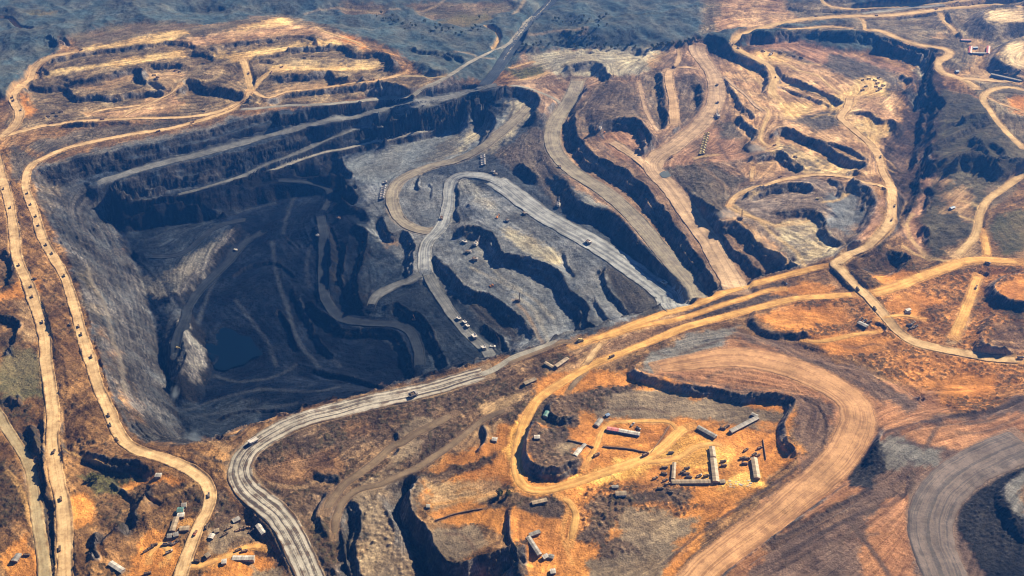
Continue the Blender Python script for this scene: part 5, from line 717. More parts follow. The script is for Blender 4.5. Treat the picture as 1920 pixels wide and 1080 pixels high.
# ------------------------------------------------------------------ things: vehicles, machines, buildings, walls, trees
def paint(name, col, rough_=.6, dirt=.35, dirt_col=(.30, .20, .12)):
    t = NT(name); pos = t.add('ShaderNodeTexCoord').outputs['Object']
    f = t.maprange(t.noise(pos, .9, 5, .7), .35, .7, 0, dirt*2); c = t.add('ShaderNodeClamp'); t.link(f, c.inputs[0])
    t.link(t.mix(c.outputs[0], col, dirt_col), t.b.inputs['Base Color']); t.b.inputs['Roughness'].default_value = rough_; t.b.inputs['Specular IOR Level'].default_value = .4
    return t.m
def sheet(name, col):
    t = NT(name); pos = t.add('ShaderNodeTexCoord').outputs['Object']; m = t.add('ShaderNodeMapping'); m.inputs['Scale'].default_value = (.55, .04, .1); t.link(pos, m.inputs[0])
    a = t.noise(m.outputs[0], 1.0, 2, .5); r = t.add('ShaderNodeObjectInfo').outputs['Random']; b = t.noise(pos, .35, 5, .7)
    c = t.scale_col(t.mix(t.maprange(b, .45, .75, 0, .55), col, (.20, .12, .07)), t.math('MULTIPLY', t.maprange(a, .3, .7, .62, 1.3), t.maprange(r, 0, 1, .8, 1.15))); t.link(c, t.b.inputs['Base Color']); t.b.inputs['Roughness'].default_value = .55; t.b.inputs['Specular IOR Level'].default_value = .3
    return t.m
PM = dict(white=paint('white_paint', (.58, .57, .54), dirt=.25), grey=paint('grey_paint', (.30, .31, .32)), dark=paint('dark_paint', (.045, .042, .042)), black=paint('rubber', (.02, .02, .021), .9), yellow=paint('yellow_paint', (.62, .50, .20), dirt=.2), orange=paint('orange_paint', (.62, .22, .03), dirt=.2), red=paint('red_paint', (.28, .045, .03)), maroon=paint('maroon_paint', (.11, .035, .025)), blue=paint('blue_paint', (.04, .12, .32)), green=paint('green_paint', (.05, .16, .12)), brown=paint('rusty_paint', (.12, .065, .04)), glass=paint('dark_glass', (.02, .025, .03), .2, .1), coal=paint('coal_load', (.02, .02, .022), .9), soil=paint('soil_load', (.16, .12, .085), .95),
 wall=paint('plaster', (.42, .36, .28)), wallwhite=paint('white_wall', (.68, .66, .60), dirt=.15), walldark=paint('dark_brick', (.16, .115, .085)), walblue=paint('blue_wall', (.10, .16, .27), dirt=.15), rooftan=sheet('tan_sheet', (.29, .23, .155)), roofgrey=sheet('grey_sheet', (.24, .235, .22)), roofwhite=sheet('white_sheet', (.44, .42, .38)), roofpink=sheet('pink_sheet', (.60, .20, .20)), roofred=sheet('red_sheet', (.42, .09, .09)), roofblue=sheet('blue_sheet', (.16, .25, .40)), roofgreen=sheet('green_sheet', (.08, .20, .19)), steel=paint('steel', (.22, .22, .22), .5))  # walldark: one dark brown on all sides
class MB:
    def __init__(s): s.v = []; s.f = []
    def hexa(s, P):
        k = len(s.v); s.v += [tuple(p) for p in P]
        s.f += [(k, k+3, k+2, k+1), (k+4, k+5, k+6, k+7), (k, k+1, k+5, k+4), (k+1, k+2, k+6, k+5), (k+2, k+3, k+7, k+6), (k+3, k, k+4, k+7)]; return s
    def box(s, x0, x1, y0, y1, z0, z1, tx=0, ty=0):
        return s.hexa([(x0, y0, z0), (x1, y0, z0), (x1, y1, z0), (x0, y1, z0), (x0+tx, y0+ty, z1), (x1-tx, y0+ty, z1), (x1-tx, y1-ty, z1), (x0+tx, y1-ty, z1)])
    def beam(s, a, b, w, w2=None):
        a, b = np.array(a, float), np.array(b, float); d = b-a; d /= np.linalg.norm(d)
        q = np.cross(d, (0, 0, 1)) if abs(d[2]) < .95 else np.cross(d, (0, 1, 0)); q /= np.linalg.norm(q); r = np.cross(q, d); w2 = w if w2 is None else w2
        c = [(-1, -1), (1, -1), (1, 1), (-1, 1)]
        return s.hexa([a+(q*i+r*j)*w/2 for i, j in c]+[b+(q*i+r*j)*w2/2 for i, j in c])
    def cyl(s, c, r, h, axis='y', n=14, r2=None):
        k = len(s.v); r2 = r if r2 is None else r2
        for e in (0, 1):
            for i in range(n):
                a = 2*math.pi*i/n; x, y = math.cos(a)*(r, r2)[e], math.sin(a)*(r, r2)[e]
                o = (x, (e-.5)*h, y) if axis == 'y' else ((x, y, (e-.5)*h))
                s.v.append((c[0]+o[0], c[1]+o[1], c[2]+o[2]))
        s.f += [(k+i, k+(i+1) % n, k+n+(i+1) % n, k+n+i) for i in range(n)]+[tuple(range(k+n-1, k-1, -1)), tuple(range(k+n, k+2*n))]; return s
    def build(s, name, mat, parent=None):
        me = bpy.data.meshes.new(name); me.from_pydata(s.v, [], s.f); me.materials.append(mat if not isinstance(mat, str) else PM[mat])
        me.update(); o = bpy.data.objects.new(name, me); COLL.objects.link(o)
        if parent: o.parent = parent
        return o
def thing(name, label, cat, group=None):
    o = bpy.data.objects.new(name, None); o.empty_display_size = 2; COLL.objects.link(o); o['label'] = label; o['category'] = cat
    if group: o['group'] = group
    return o
def dup(root, label, group=None):
    r = root.copy(); COLL.objects.link(r); r['label'] = label
    if group: r['group'] = group
    elif 'group' in r: del r['group']
    for ch in list(root.children):
        c = ch.copy(); COLL.objects.link(c); c.parent = r
        for g in ch.children:
            d = g.copy(); COLL.objects.link(d); d.parent = c
    return r
def surf(x, y):
    x = np.asarray(x, float); y = np.asarray(y, float)
    return sample(ZS, x, y)+np.where(sample(Ra, x, y) > .9, .55, .05)
ZS = blur(Z, 2)
from mathutils import Matrix, Vector
def place(o, u, v, head, sc=1.0, dz=0.0, flat=False):
    """stand o on the ground where it was traced; head = traced direction it faces"""
    x, y = ground(Z, [u, u+head[0], u-head[0]], [v, v+head[1], v-head[1]])
    f = Vector((x[1]-x[2], y[1]-y[2], 0)).normalized(); s = Vector((-f.y, f.x, 0)); e = 3.5
    P = lambda a, b: float(surf(x[0]+f.x*a+s.x*b, y[0]+f.y*a+s.y*b))
    z = (P(e, 0)+P(-e, 0)+P(0, e)+P(0, -e))/4
    if not flat:
        f = Vector((f.x*2*e, f.y*2*e, np.clip(P(e, 0)-P(-e, 0), -1.4, 1.4))).normalized(); s = Vector((s.x*2*e, s.y*2*e, np.clip(P(0, e)-P(0, -e), -1.4, 1.4))).normalized()
    up = f.cross(s).normalized(); s = up.cross(f)
    o.matrix_world = Matrix.Translation((x[0], y[0], z+dz)) @ Matrix((f, s, up)).transposed().to_4x4() @ Matrix.Scale(sc, 4)
# ---- models (x forward, z up, metres)
def mine_truck(label, body='white', load=None):
    t = thing('haul_truck', label, 'haul truck')
    MB().box(-5, 6, -1.4, 1.4, 1.5, 2.8).box(5.2, 7, -3.2, 3.2, 1.6, 3.0).box(5.9, 6.9, -1.8, 1.8, 3.0, 4.3).build('chassis', 'grey', t)
    c = MB().box(4.0, 6.2, .6, 3.0, 3.0, 5.2, .15, .1).build('cab', body, t); MB().box(6.1, 6.26, .8, 2.8, 3.9, 4.9).build('windscreen', 'glass', c)
    b = MB().hexa([(-6.5, -3.2, 3.3), (3.6, -2.6, 2.6), (3.6, 2.6, 2.6), (-6.5, 3.2, 3.3), (-6.9, -3.7, 3.8), (3.6, -3.6, 3.2), (3.6, 3.6, 3.2), (-6.9, 3.7, 3.8)])
    for sg in (-1, 1): b.hexa([(-6.9, sg*3.7-.15, 3.7), (3.6, sg*3.6-.15, 3.1), (3.6, sg*3.6+.15, 3.1), (-6.9, sg*3.7+.15, 3.7), (-6.7, sg*3.9-.2, 5.2), (3.6, sg*3.9-.2, 6.1), (3.6, sg*3.9+.2, 6.1), (-6.7, sg*3.9+.2, 5.2)])
    b.hexa([(3.2, -3.7, 3.0), (3.7, -3.7, 3.0), (3.7, 3.7, 3.0), (3.2, 3.7, 3.0), (3.2, -3.9, 6.2), (3.7, -3.9, 6.2), (3.7, 3.9, 6.2), (3.2, 3.9, 6.2)])
    b.hexa([(3.6, -3.8, 5.8), (7.1, -3.6, 6.0), (7.1, 3.6, 6.0), (3.6, 3.8, 5.8), (3.6, -3.8, 6.2), (7.1, -3.6, 6.3), (7.1, 3.6, 6.3), (3.6, 3.8, 6.2)])
    d = b.build('dump_body', body, t)
    if load: MB().box(-6.2, 3.0, -3.3, 3.3, 4.0, 5.6, 2.2, 1.6).build('load', load, d)
    for x, y, w in ((4.3, 2.7, 1.2), (4.3, -2.7, 1.2), (-3.6, 2.5, 2.2), (-3.6, -2.5, 2.2)):
        w_ = MB().cyl((x, y, 1.75), 1.75, w).build('wheel', 'black', t); MB().cyl((x, y, 1.75), .8, w+.12).build('rim', body, w_)
    return t
def tipper(label, cabc='dark', boxc='dark', load='coal'):
    t = thing('tipper_truck', label, 'truck')
    MB().box(-4.4, 4.2, -.5, .5, .7, 1.1).build('chassis', 'black', t)
    c = MB().box(2.5, 4.5, -1.3, 1.3, .8, 3.0, .15, .08).build('cab', cabc, t); MB().box(4.36, 4.46, -1.1, 1.1, 1.9, 2.7).build('windscreen', 'glass', c)
    b = MB().box(-4.5, 2.2, -1.35, 1.35, 1.1, 1.3)
    for y in (-1.35, 1.25): b.box(-4.5, 2.2, y, y+.1, 1.3, 2.8)
    b.box(-4.5, -4.4, -1.25, 1.25, 1.3, 2.7).box(2.1, 2.2, -1.25, 1.25, 1.3, 3.1); d = b.build('tipper_body', boxc, t)
    if load: MB().box(-4.35, 2.05, -1.24, 1.24, 1.32, 2.7, .8, .5).build('load', load, d)
    for x in (3.3, -1.9, -3.2):
        for y in (-1.05, 1.05): MB().cyl((x, y, .55), .55, .5, n=10).build('wheel', 'black', t)
    return t
def shovel(label, col='white'):
    t = thing('rope_shovel', label, 'mining shovel')
    for y in (-3.4, 3.4): MB().hexa([(-4.6, y-1, 0), (4.6, y-1, 0), (4.6, y+1, 0), (-4.6, y+1, 0), (-5.4, y-1, 1.2), (5.4, y-1, 1.2), (5.4, y+1, 1.2), (-5.4, y+1, 1.2)]).box(-5, 5, y-.95, y+.95, 1.2, 2).build('crawler_track', 'dark', t)
    h = MB().box(-9, 3.6, -4.2, 4.2, 2.4, 3).box(-8.6, 2.6, -3.8, 3.8, 3, 7.4, .2, .2).build('machine_house', col, t); MB().box(-8.9, -6.5, -3.9, 3.9, 7.4, 7.9).box(-3, -1, -2, 2, 7.4, 8.6).build('roof_gear', 'grey', h)
    c = MB().box(2.6, 5.0, 1.6, 4.2, 5.2, 8.2, .1, .1).build('cab', col, t); MB().box(5.0, 5.1, 1.8, 4.0, 6.4, 7.9).build('windscreen', 'glass', c)
    MB().beam((3, -1.1, 3.4), (15, -.6, 14.5), 1.3, .7).beam((3, 1.1, 3.4), (15, .6, 14.5), 1.3, .7).beam((8.6, -1, 8.8), (8.6, 1, 8.8), .7).cyl((15, 0, 14.6), 1.1, 1.4).build('boom', col, t)
    MB().beam((-2.4, -1.6, 7.4), (.4, 0, 12.5), .5).beam((-2.4, 1.6, 7.4), (.4, 0, 12.5), .5).beam((.4, 0, 12.5), (15, 0, 14.9), .18).build('gantry', 'steel', t)
    a = MB().beam((6.5, -.8, 8.2), (13.5, -.7, 3.6), .7).beam((6.5, .8, 8.2), (13.5, .7, 3.6), .7).build('dipper_arm', 'grey', t)
    MB().box(12.4, 15.4, -1.9, 1.9, .8, 1.3).box(12.4, 12.9, -1.9, 1.9, 1.3, 4.2).box(12.9, 15.4, -1.9, -1.5, 1.3, 4.0).box(12.9, 15.4, 1.5, 1.9, 1.3, 4.0).build('dipper', 'brown', a)
    return t
def drill(label, col='dark'):
    t = thing('drill_rig', label, 'drill rig')
    for y in (-2.2, 2.2): MB().box(-4, 4, y-.7, y+.7, .05, 1.5, .5, 0).build('crawler_track', 'black', t)
    MB().box(-6.5, 5.5, -2.6, 2.6, 1.6, 2.2).box(-6.2, 1.5, -2.2, 2.2, 2.2, 5, .2, .2).build('deck', col, t)
    c = MB().box(3, 5.4, -2.4, -.2, 2.2, 4.8, .1, .1).build('cab', col, t); MB().box(5.38, 5.46, -2.2, -.4, 3.3, 4.5).build('windscreen', 'glass', c)
    m = MB()
    for x, y in ((2.2, .2), (3.6, .2), (2.2, 1.6), (3.6, 1.6)): m.beam((x, y, 2), (x, y, 21), .32)
    for k in range(8):
        z = 3+k*2.3; m.beam((2.2, .2, z), (3.6, 1.6, z+2), .2).beam((3.6, .2, z), (2.2, 1.6, z+2), .2).beam((2.2, .2, z+2), (2.2, 1.6, z+2), .2).beam((3.6, .2, z+2), (3.6, 1.6, z+2), .2)
    m.box(1.9, 3.9, 0, 1.8, 20.8, 21.8).build('mast', col, t)
    MB().cyl((2.9, .9, 10), .25, 18, 'z', 8).build('drill_pipe', 'steel', t)
    return t
def dozer(label, col='orange'):
    t = thing('bulldozer', label, 'bulldozer')
    for y in (-1.7, 1.7): MB().hexa([(-3, y-.4, 0), (2.4, y-.4, 0), (2.4, y+.4, 0), (-3, y+.4, 0), (-3.4, y-.4, 1.3), (2.9, y-.4, 1.3), (2.9, y+.4, 1.3), (-3.4, y+.4, 1.3)]).build('crawler_track', 'black', t)
    MB().box(-3, 2.8, -1.25, 1.25, .7, 2.3).box(.4, 2.9, -.9, .9, 2.3, 2.9, .1, .1).build('hull', col, t)
    c = MB().box(-1.9, .2, -1.1, 1.1, 2.3, 3.9, .15, .15).build('cab', col, t); MB().box(.14, .22, -.85, .85, 2.8, 3.6).build('windscreen', 'glass', c)
    MB().box(3.4, 3.8, -2.5, 2.5, .1, 2.0).beam((1, -2.2, .8), (3.5, -2.2, .8), .3).beam((1, 2.2, .8), (3.5, 2.2, .8), .3).build('blade', col, t)
    return t
def digger(label, col='yellow'):
    t = thing('excavator', label, 'excavator')
    for y in (-1.4, 1.4): MB().box(-2.6, 2.6, y-.45, y+.45, .05, 1.2, .4, 0).build('crawler_track', 'black', t)
    MB().box(-3.2, 2, -1.5, 1.5, 1.3, 2.9, .1, .1).build('house', col, t); MB().box(.3, 2.1, .2, 1.5, 2.9, 4, .1, .1).build('cab', col, t)
    a = MB().beam((1.6, -.3, 2), (5, -.3, 6), .8, .6).beam((5, -.3, 6), (8.5, -.3, 4.6), .6, .45).beam((8.5, -.3, 4.6), (9.2, -.3, 1.8), .45, .35).build('boom', col, t); MB().box(8.4, 9.9, -1, .4, .4, 1.9, .2, 0).build('bucket', 'dark', a)
    return t
def shed(name, label, p0, p1, w, h, roof='rooftan', wall='wall', nwin=3, cat='building', group=None, pitch=.28, dz=0):
    """gabled shed traced by the two ends of its long axis"""
    x, y = ground(Z, [p0[0], p1[0]], [p0[1], p1[1]])
    f = np.array([x[1]-x[0], y[1]-y[0]]); Ln = float(np.hypot(*f)); f /= Ln; s = np.array([-f[1], f[0]])
    c = np.array([(x[0]+x[1])/2, (y[0]+y[1])/2]); zs = [float(surf(c[0]+f[0]*a*Ln/2+s[0]*b*w/2, c[1]+f[1]*a*Ln/2+s[1]*b*w/2)) for a in (-1, 0, 1) for b in (-1, 1)]
    z0 = float(np.mean(zs)); dn = z0-min(zs)+.8
    t = thing(name, label, cat, group); t.location = (c[0], c[1], z0+dz); t.rotation_euler = (0, 0, math.atan2(f[1], f[0]))
    L2, W2 = Ln/2, w/2; g = W2*pitch
    wl = MB().box(-L2, L2, -W2, W2, -dn, h)
    for e in (-1, 1):
        k = len(wl.v); xa = e*(L2-.01); wl.v += [(xa, -W2, h), (xa, W2, h), (xa, 0, h+g)]; wl.f.append((k, k+1, k+2) if e > 0 else (k, k+2, k+1))
    wall_o = wl.build('wall', wall, t)
    rf = MB(); ov = .5
    for e in (-1, 1):
        a = (0, h+g+.04); b = (e*(W2+ov), h-ov*pitch+.04); q = [(-L2-ov, *a), (L2+ov, *a), (L2+ov, *b), (-L2-ov, *b)]
        rf.hexa([(p[0], p[1], p[2]) for p in (q if e < 0 else q[::-1])]+[(p[0], p[1], p[2]+.22) for p in (q if e < 0 else q[::-1])])
    rf.build('roof', roof, t)
    sd = -1 if s[1] > 0 else 1                                    # long side that faces the open yard
    d = min(1.1, Ln/6); MB().box(-d/2, d/2, sd*W2-.06, sd*W2+.06, 0, min(2.2, h-.3)).build('door', 'brown', t)
    for k in range(nwin):
        xx = -L2+(k+.5)*Ln/nwin
        if abs(xx) < d+.8: xx += d+1.0
        if h > 2.2: MB().box(xx-.7, xx+.7, sd*W2-.07, sd*W2+.07, 1.0, min(2.1, h-.4)).build('window', 'glass', t)
    return t
# ---- vehicles ----------------------------------------------------------------
PROTO = {}
def veh(kind, u, v, head, label, group=None, sc=1.0):
    fn, *a = kind
    key = (fn.__name__, *a)
    if key not in PROTO: o = PROTO[key] = fn(label, *a)
    else: o = dup(PROTO[key], label)
    if group: o['group'] = group
    elif 'group' in o: del o['group']
    place(o, u, v, head, sc); return o
D1 = (tipper, 'dark', 'dark', 'coal'); D2 = (tipper, 'brown', 'brown', 'soil'); D3 = (tipper, 'maroon', 'maroon', 'soil'); DE = (tipper, 'dark', 'grey', None); DR = (tipper, 'red', 'red', 'soil'); DB = (tipper, 'blue', 'dark', None); DW = (tipper, 'white', 'grey', None)
HW = (mine_truck, 'white', None); HL = (mine_truck, 'white', 'soil'); HG = (mine_truck, 'grey', 'soil'); HY = (mine_truck, 'yellow', None); HD = (mine_truck, 'grey', 'coal')
ga = 'tipper trucks on the outer western road'
A = lambda u, v, h, lb, k=D1: veh(k, u, v, h, lb, ga, 1.0)
A(7, 355, (1, 8), 'dark tipper truck highest up the outer western road by the photo edge'); A(20, 390, (1, 7), 'dark tipper on outer western road opposite the upper inner-road trucks', DE)
A(36, 498, (3, 8), 'dark tipper on outer western road just above the sandy turnout'); A(59, 538, (3, 8), 'dark tipper level with the sandy turnout on outer western road'); A(61, 557, (3, 8), 'dark tipper just below the sandy turnout on outer western road', D2)
A(80, 605, (2, 8), 'lone dark tipper midway down the outer western road above its bend', DE); A(102, 848, (-3, 8), 'dark tipper on outer road opposite the lower western hairpin curve'); A(115, 937, (1, 9), 'small dark truck on outer road beside the half-round orange pad', D2); A(113, 1030, (0, 9), 'small dark truck lowest on the outer western road')
veh(D2, 66, 523, (6, 1), 'dark truck parked crosswise on the sandy turnout beside outer road', None, 1.1)
gb = 'tipper trucks on the pit rim road'
B = lambda u, v, h, lb, k=D1: veh(k, u, v, h, lb, gb, 1.0)
B(52, 363, (2, 8), 'dark tipper uppermost on the western rim road below its bend'); B(58, 384, (3, 8), 'dark tipper second down the western rim road', DE); B(68, 406, (3, 8), 'dark tipper third down the western rim road'); B(73, 423, (3, 8), 'dark tipper fourth down the western rim road', D2)
B(87, 460, (5, 8), 'upper of two dark tippers before the kink in the rim road'); B(98, 476, (6, 8), 'lower of two dark tippers at the kink in the rim road', DE); B(121, 518, (4, 9), 'lone dark tipper below the kink in the rim road'); B(148, 613, (3, 9), 'upper of two close tippers halfway down the rim road', D2); B(153, 628, (3, 9), 'lower of two close tippers halfway down the rim road')
B(172, 670, (3, 9), 'dark tipper on rim road beside the grey slope foot path'); B(204, 780, (4, 9), 'uppermost of three tippers above the rim road curve'); B(207, 798, (4, 9), 'middle of three tippers above the rim road curve', DE); B(219, 826, (5, 6), 'lowest of three tippers entering the rim road curve'); B(392, 930, (0, 9), 'dark tipper rounding the hairpin of the lower rim road', DE); B(367, 1001, (-4, 8), 'red tipper truck going down below the hairpin', DR)
veh(D1, 388, 988, (-3, 8), 'dark truck waiting on the verge beside the red tipper'); veh(D2, 153, 659, (2, 8), 'brown truck off the rim road on the dirt verge'); veh(DE, 131, 609, (2, 8), 'dark truck standing on dirt west of the rim road')
gc = 'trucks on the northern haul tracks'
for u, v, h, lb, k in ((24, 183, (1, 6), 'upper of two trucks close together on the wide northwest bend', D1), (26, 189, (1, 6), 'lower of two trucks close together on the wide northwest bend', D1), (40, 207, (-2, 6), 'single truck on the widest tan part of the northwest bend', DE), (96, 232, (8, -2), 'brown truck west end of the straight northern track', D3), (192, 225, (8, -1), 'brown truck where a side ramp leaves the northern track', D3), (297, 247, (8, -2), 'truck on the sandy rim track above the north wall', D3), (361, 231, (8, -3), 'truck on the pinkish track near the road merge', D3), (465, 186, (3, -6), 'upper truck at the northern road merge', D3), (455, 192, (7, -5), 'lower truck at the northern road merge', D2), (152, 94, (8, -2), 'truck on the topmost sandy strip of the raised workings', D3), (72, 137, (8, -2), 'dark machine at the west end of the second sandy strip', D1), (467, 138, (1, -7), 'truck climbing the tan ramp in the middle of the workings', D3), (528, 127, (7, -2), 'upper truck on the eastern sandy bench track', D3), (509, 137, (6, -5), 'lower truck on the eastern sandy bench track', D3), (488, 85, (6, -2), 'truck under the dark scarp at the top of the workings', D1)): veh(k, u, v, h, lb, gc, 1.2)
gd = 'machines standing in the northern workings'
for u, v, lb in ((289, 142, 'leftmost of three dark trucks on the little tan pad'), (296, 146, 'rightmost of three dark trucks on the little tan pad'), (293, 149, 'lowest of three dark trucks on the little tan pad'), (325, 123, 'uppermost dark truck of the group under the small scarp'), (330, 133, 'middle dark truck of the group under the small scarp'), (337, 136, 'lowest dark truck of the group under the small scarp'), (382, 119, 'dark machine alone on the brown shelf left of the ramp'), (91, 219, 'leftmost dark truck on the orange camp beside the northern track'), (99, 213, 'dark truck in the middle of the orange camp by the northern track'), (107, 218, 'lower dark truck of the orange camp by the northern track'), (115, 211, 'rightmost dark truck of the orange camp by the northern track'), (571, 109, 'left dark truck below the long eastern scarp'), (587, 107, 'right dark truck below the long eastern scarp'), (718, 119, 'upper dark truck at the east tip of the sandy bench'), (725, 126, 'middle dark truck at the east tip of the sandy bench'), (714, 131, 'lower dark truck at the east tip of the sandy bench'), (382, 209, 'dark truck on tan ground above the northern track')): veh(D1 if u % 2 else D2, u, v, (5, -1+(u % 3)), lb, gd, 1.25)
gy_ = 'haul trucks parked in the yellow row'
ords = ['first', 'second', 'third', 'fourth', 'fifth', 'sixth', 'seventh', 'eighth', 'ninth']
for k in range(9): veh(HY, 1325.5-1.25*k, 253.5+4.45*k, (9, -1.2), f'{ords[k]} truck from the top in the yellow parked row', gy_, .95)
gw = 'white haul trucks parked above the grey loop'
for k in range(5): veh(HW, 905.5+.3*k, 294+4.0*k, (9, -1.6), f'{ords[k]} white truck from the top parked by the brown rubble slope', gw, .92)
veh(HW, 924.5, 323, (7, 2), 'white haul truck left of the pair below the five parked ones', gw, .82); veh(HG, 929, 327.5, (7, 2), 'grey haul truck right of the pair below the five parked ones', gw, .82)
gv = 'white haul trucks parked beside the pit loop road'
veh(HW, 722, 343.5, (9, -1.5), 'single white truck standing above the stack beside the pit loop', gv, .85)
for k in range(6): veh(HW, 720.5-.75*k, 352+4.2*k, (9, -1.5), f'{ords[k]} white truck from the top in the stack beside pit loop', gv, .95)
gh = 'haul trucks at work in the pit'
for u, v, h, lb, k, sc in ((1103, 456, (8, 4), 'white haul truck halfway along the wide grey haul road', HL, 1.12), (1245, 533, (8, 6), 'white haul truck near the lower end of the wide grey haul road', HL, 1.12), (775, 743, (8, -3), 'white haul truck with dark load on the striped rim haul road', HD, 1.1), (476, 830, (-8, 5), 'white haul truck entering the curve of the striped haul road', HW, 1.1), (983, 402, (8, 5), 'grey haul truck at the upper end of the wide grey haul road', HG, 1.0), (878, 474, (8, 1), 'grey empty truck waiting just below the white shovel', HG, 1.1), (890, 488, (8, 1), 'grey empty truck second below the white shovel', HG, 1.1), (871, 455, (8, 4), 'white truck standing left of the white shovel', HW, .9), (860, 599, (6, 5), 'white truck uppermost on the dark lower ramp', HW, .85), (871, 606, (6, 6), 'upper white truck of the close pair on the dark ramp', HW, .85), (876, 613, (6, 7), 'lower white truck of the close pair on the dark ramp', HW, .85), (889, 633, (6, 9), 'large white truck alone on the dark lower ramp', HW, 1.12), (907, 655, (6, 8), 'white truck closest to the rim on the dark ramp', HW, 1.12), (828, 411, (1, -8), 'reddish brown truck on the road junction in the pit', (mine_truck, 'brown', 'soil'), .85), (596, 442, (7, 2), 'pale truck on the dark deep floor road', HW, .8), (636, 410, (6, 3), 'small brownish truck on the dark bench above the floor road', (mine_truck, 'brown', 'soil'), .8), (442, 470, (6, 4), 'small white truck alone on the deep dark floor', HW, .7), (951, 415, (5, 7), 'dark truck beside the orange digger on grey ground', (mine_truck, 'grey', 'coal'), .95), (1345, 160, (1, 8), 'upper dark truck on the wide pinkish road', (mine_truck, 'brown', 'soil'), .8), (1346, 193, (-2, 8), 'lower dark truck on the wide pinkish road above the shovel', (mine_truck, 'brown', 'soil'), .8), (1049, 314, (4, 7), 'dark truck at the left edge of the tan bench road', (mine_truck, 'brown', 'coal'), .8), (1258, 297, (7, -4), 'small dark truck on the pinkish junction by the pond', D1, 1.2), (1208, 266, (6, -2), 'pale truck at the foot of the crescent cut', HG, .75), (923, 652, (6, 2), 'pale truck half hidden at the pit rim', HW, .8)): veh(k, u, v, h, lb, gh, sc)
for u, v, h, lb, sc in ((893, 459, (6, -6), 'white rope shovel digging below the dark bench face', 1.05), (1345, 219, (-4, -6), 'white rope shovel by the dark cliff above the pinkish road', 1.0), (1125, 243, (3, -6), 'rope shovel in the crescent cut beside an orange machine', .9), (1048, 384, (2, -9), 'rope shovel with upright boom at the end of grey bench', .95), (1445, 103, (6, -3), 'rope shovel on the sandy pad at the northeast plain', .8)): veh((shovel, 'white'), u, v, h, lb, None, sc)
for u, v, lb in ((971, 565, 'dark drill rig with tall mast on the grey lower bench'), (1388, 411, 'dark drill rig raising dust above the black trench')): veh((drill, 'dark'), u, v, (8, 1), lb, None, 1.05)
veh((drill, 'brown'), 777, 602, (6, -2), 'rusty drill rig among blast holes on the dark bench', None, .7)
veh((digger, 'orange'), 932, 409, (5, -5), 'bright orange excavator on pale grey ground by the haul road', None, 1.35); veh((digger, 'orange'), 1133, 250, (-3, 5), 'orange excavator beside the shovel in the crescent cut', None, 1.1); veh((dozer, 'orange'), 922, 537, (-6, 2), 'orange bulldozer at the lip of the lower grey bench', None, 1.3); veh((dozer, 'yellow'), 1087, 640, (6, -2), 'bulldozer with white cab on the rim road above the pit', None, 1.6); veh((digger, 'yellow'), 333, 653, (5, 2), 'pale excavator at the head of the spoil tip', None, .9)
veh((digger, 'yellow'), 1533, 374, (6, 1), 'pale excavator by the dark gap inside the ringed hollow', None, 1.2); veh((dozer, 'brown'), 1263, 127, (5, 2), 'dark bulldozer at the bend of the tan strip', None, 1.7)
ge = 'trucks on the eastern roads'
for u, v, h, lb, k in ((1677, 387, (-2, 8), 'upper dark truck on the broad eastern curve', D1), (1672, 413, (-4, 8), 'lower brown truck on the broad eastern curve', D2), (1608, 543, (5, 7), 'dark truck at the crossroads of the eastern tracks', D1), (1640, 580, (5, 8), 'dark truck just below the crossroads', D1), (1913, 672, (9, 0), 'dark truck at the far right end of the lower eastern track', D1), (1830, 540, (-3, 8), 'brown truck on the straight orange strip', D2), (1471, 532, (5, 3), 'blue-fronted dark truck beside the rim track', DB), (1851, 494, (8, 1), 'blue and white truck on the wide east-west road', DB), (1147, 670, (7, -3), 'small dark truck on the orange road above the dump', D1), (1651, 295, (-1, 7), 'dark truck on the bend by the sandy fan', D1), (1608, 340, (7, 2), 'left truck on the arched track to the eastern curve', D1), (1657, 354, (6, 3), 'right truck where the arched track meets the eastern curve', D1), (1452, 274, (7, -2), 'brown truck at the tip of the thin sandy track', D3), (1491, 295, (6, 2), 'dark truck on the edge of the striped sand fan', D1), (1462, 333, (8, -2), 'brown truck at the west end of the arched track', D3), (1454, 146, (0, 7), 'dark truck on the narrow neck of the northeast road', D1), (1530, 31, (8, 0), 'brown truck on the top eastern road left of centre', D3), (1369, 83, (2, -6), 'left truck of the pair at the northeast hairpin', D3), (1374, 84, (2, -6), 'right truck of the pair at the northeast hairpin', D1), (1384, 91, (5, 4), 'third truck just past the northeast hairpin', D2), (1795, 4, (8, -1), 'truck on the topmost pale road at the photo edge', D3), (1817, 11, (8, -1), 'truck on the top eastern road near the big mound', D3), (1755, 18, (8, -1), 'truck on the top eastern road right of the side track', D3), (1643, 30, (8, 0), 'truck where the top eastern roads join', D3)): veh(k, u, v, h, lb, ge, 1.2)
gf = 'vehicles standing on the northeast plain'
side = ['far left', 'upper left', 'upper middle', 'upper right', 'inner middle', 'far right', 'middle left', 'lower left', 'lower right', 'lowest', 'inner left']
for k, (u, v) in enumerate(((1617, 151), (1629, 149), (1640, 152), (1647, 147), (1645, 157), (1656, 161), (1623, 163), (1617, 170), (1650, 167), (1645, 172), (1642, 164))): veh((D1, D2, DE)[k % 3], u, v, (5, -1+k % 3), f'dark truck {side[k]} in the scattered group on the pale plain', gf, 1.3)
for u, v, lb in ((1431, 97, 'dark truck at the left end of the sandy pad'), (1463, 100, 'dark truck behind the middle of the sandy pad'), (1488, 107, 'left of two dark trucks along the sandy pad edge'), (1502, 109, 'right of two dark trucks along the sandy pad edge')): veh(D1, u, v, (7, 2), lb, gf, 1.4)
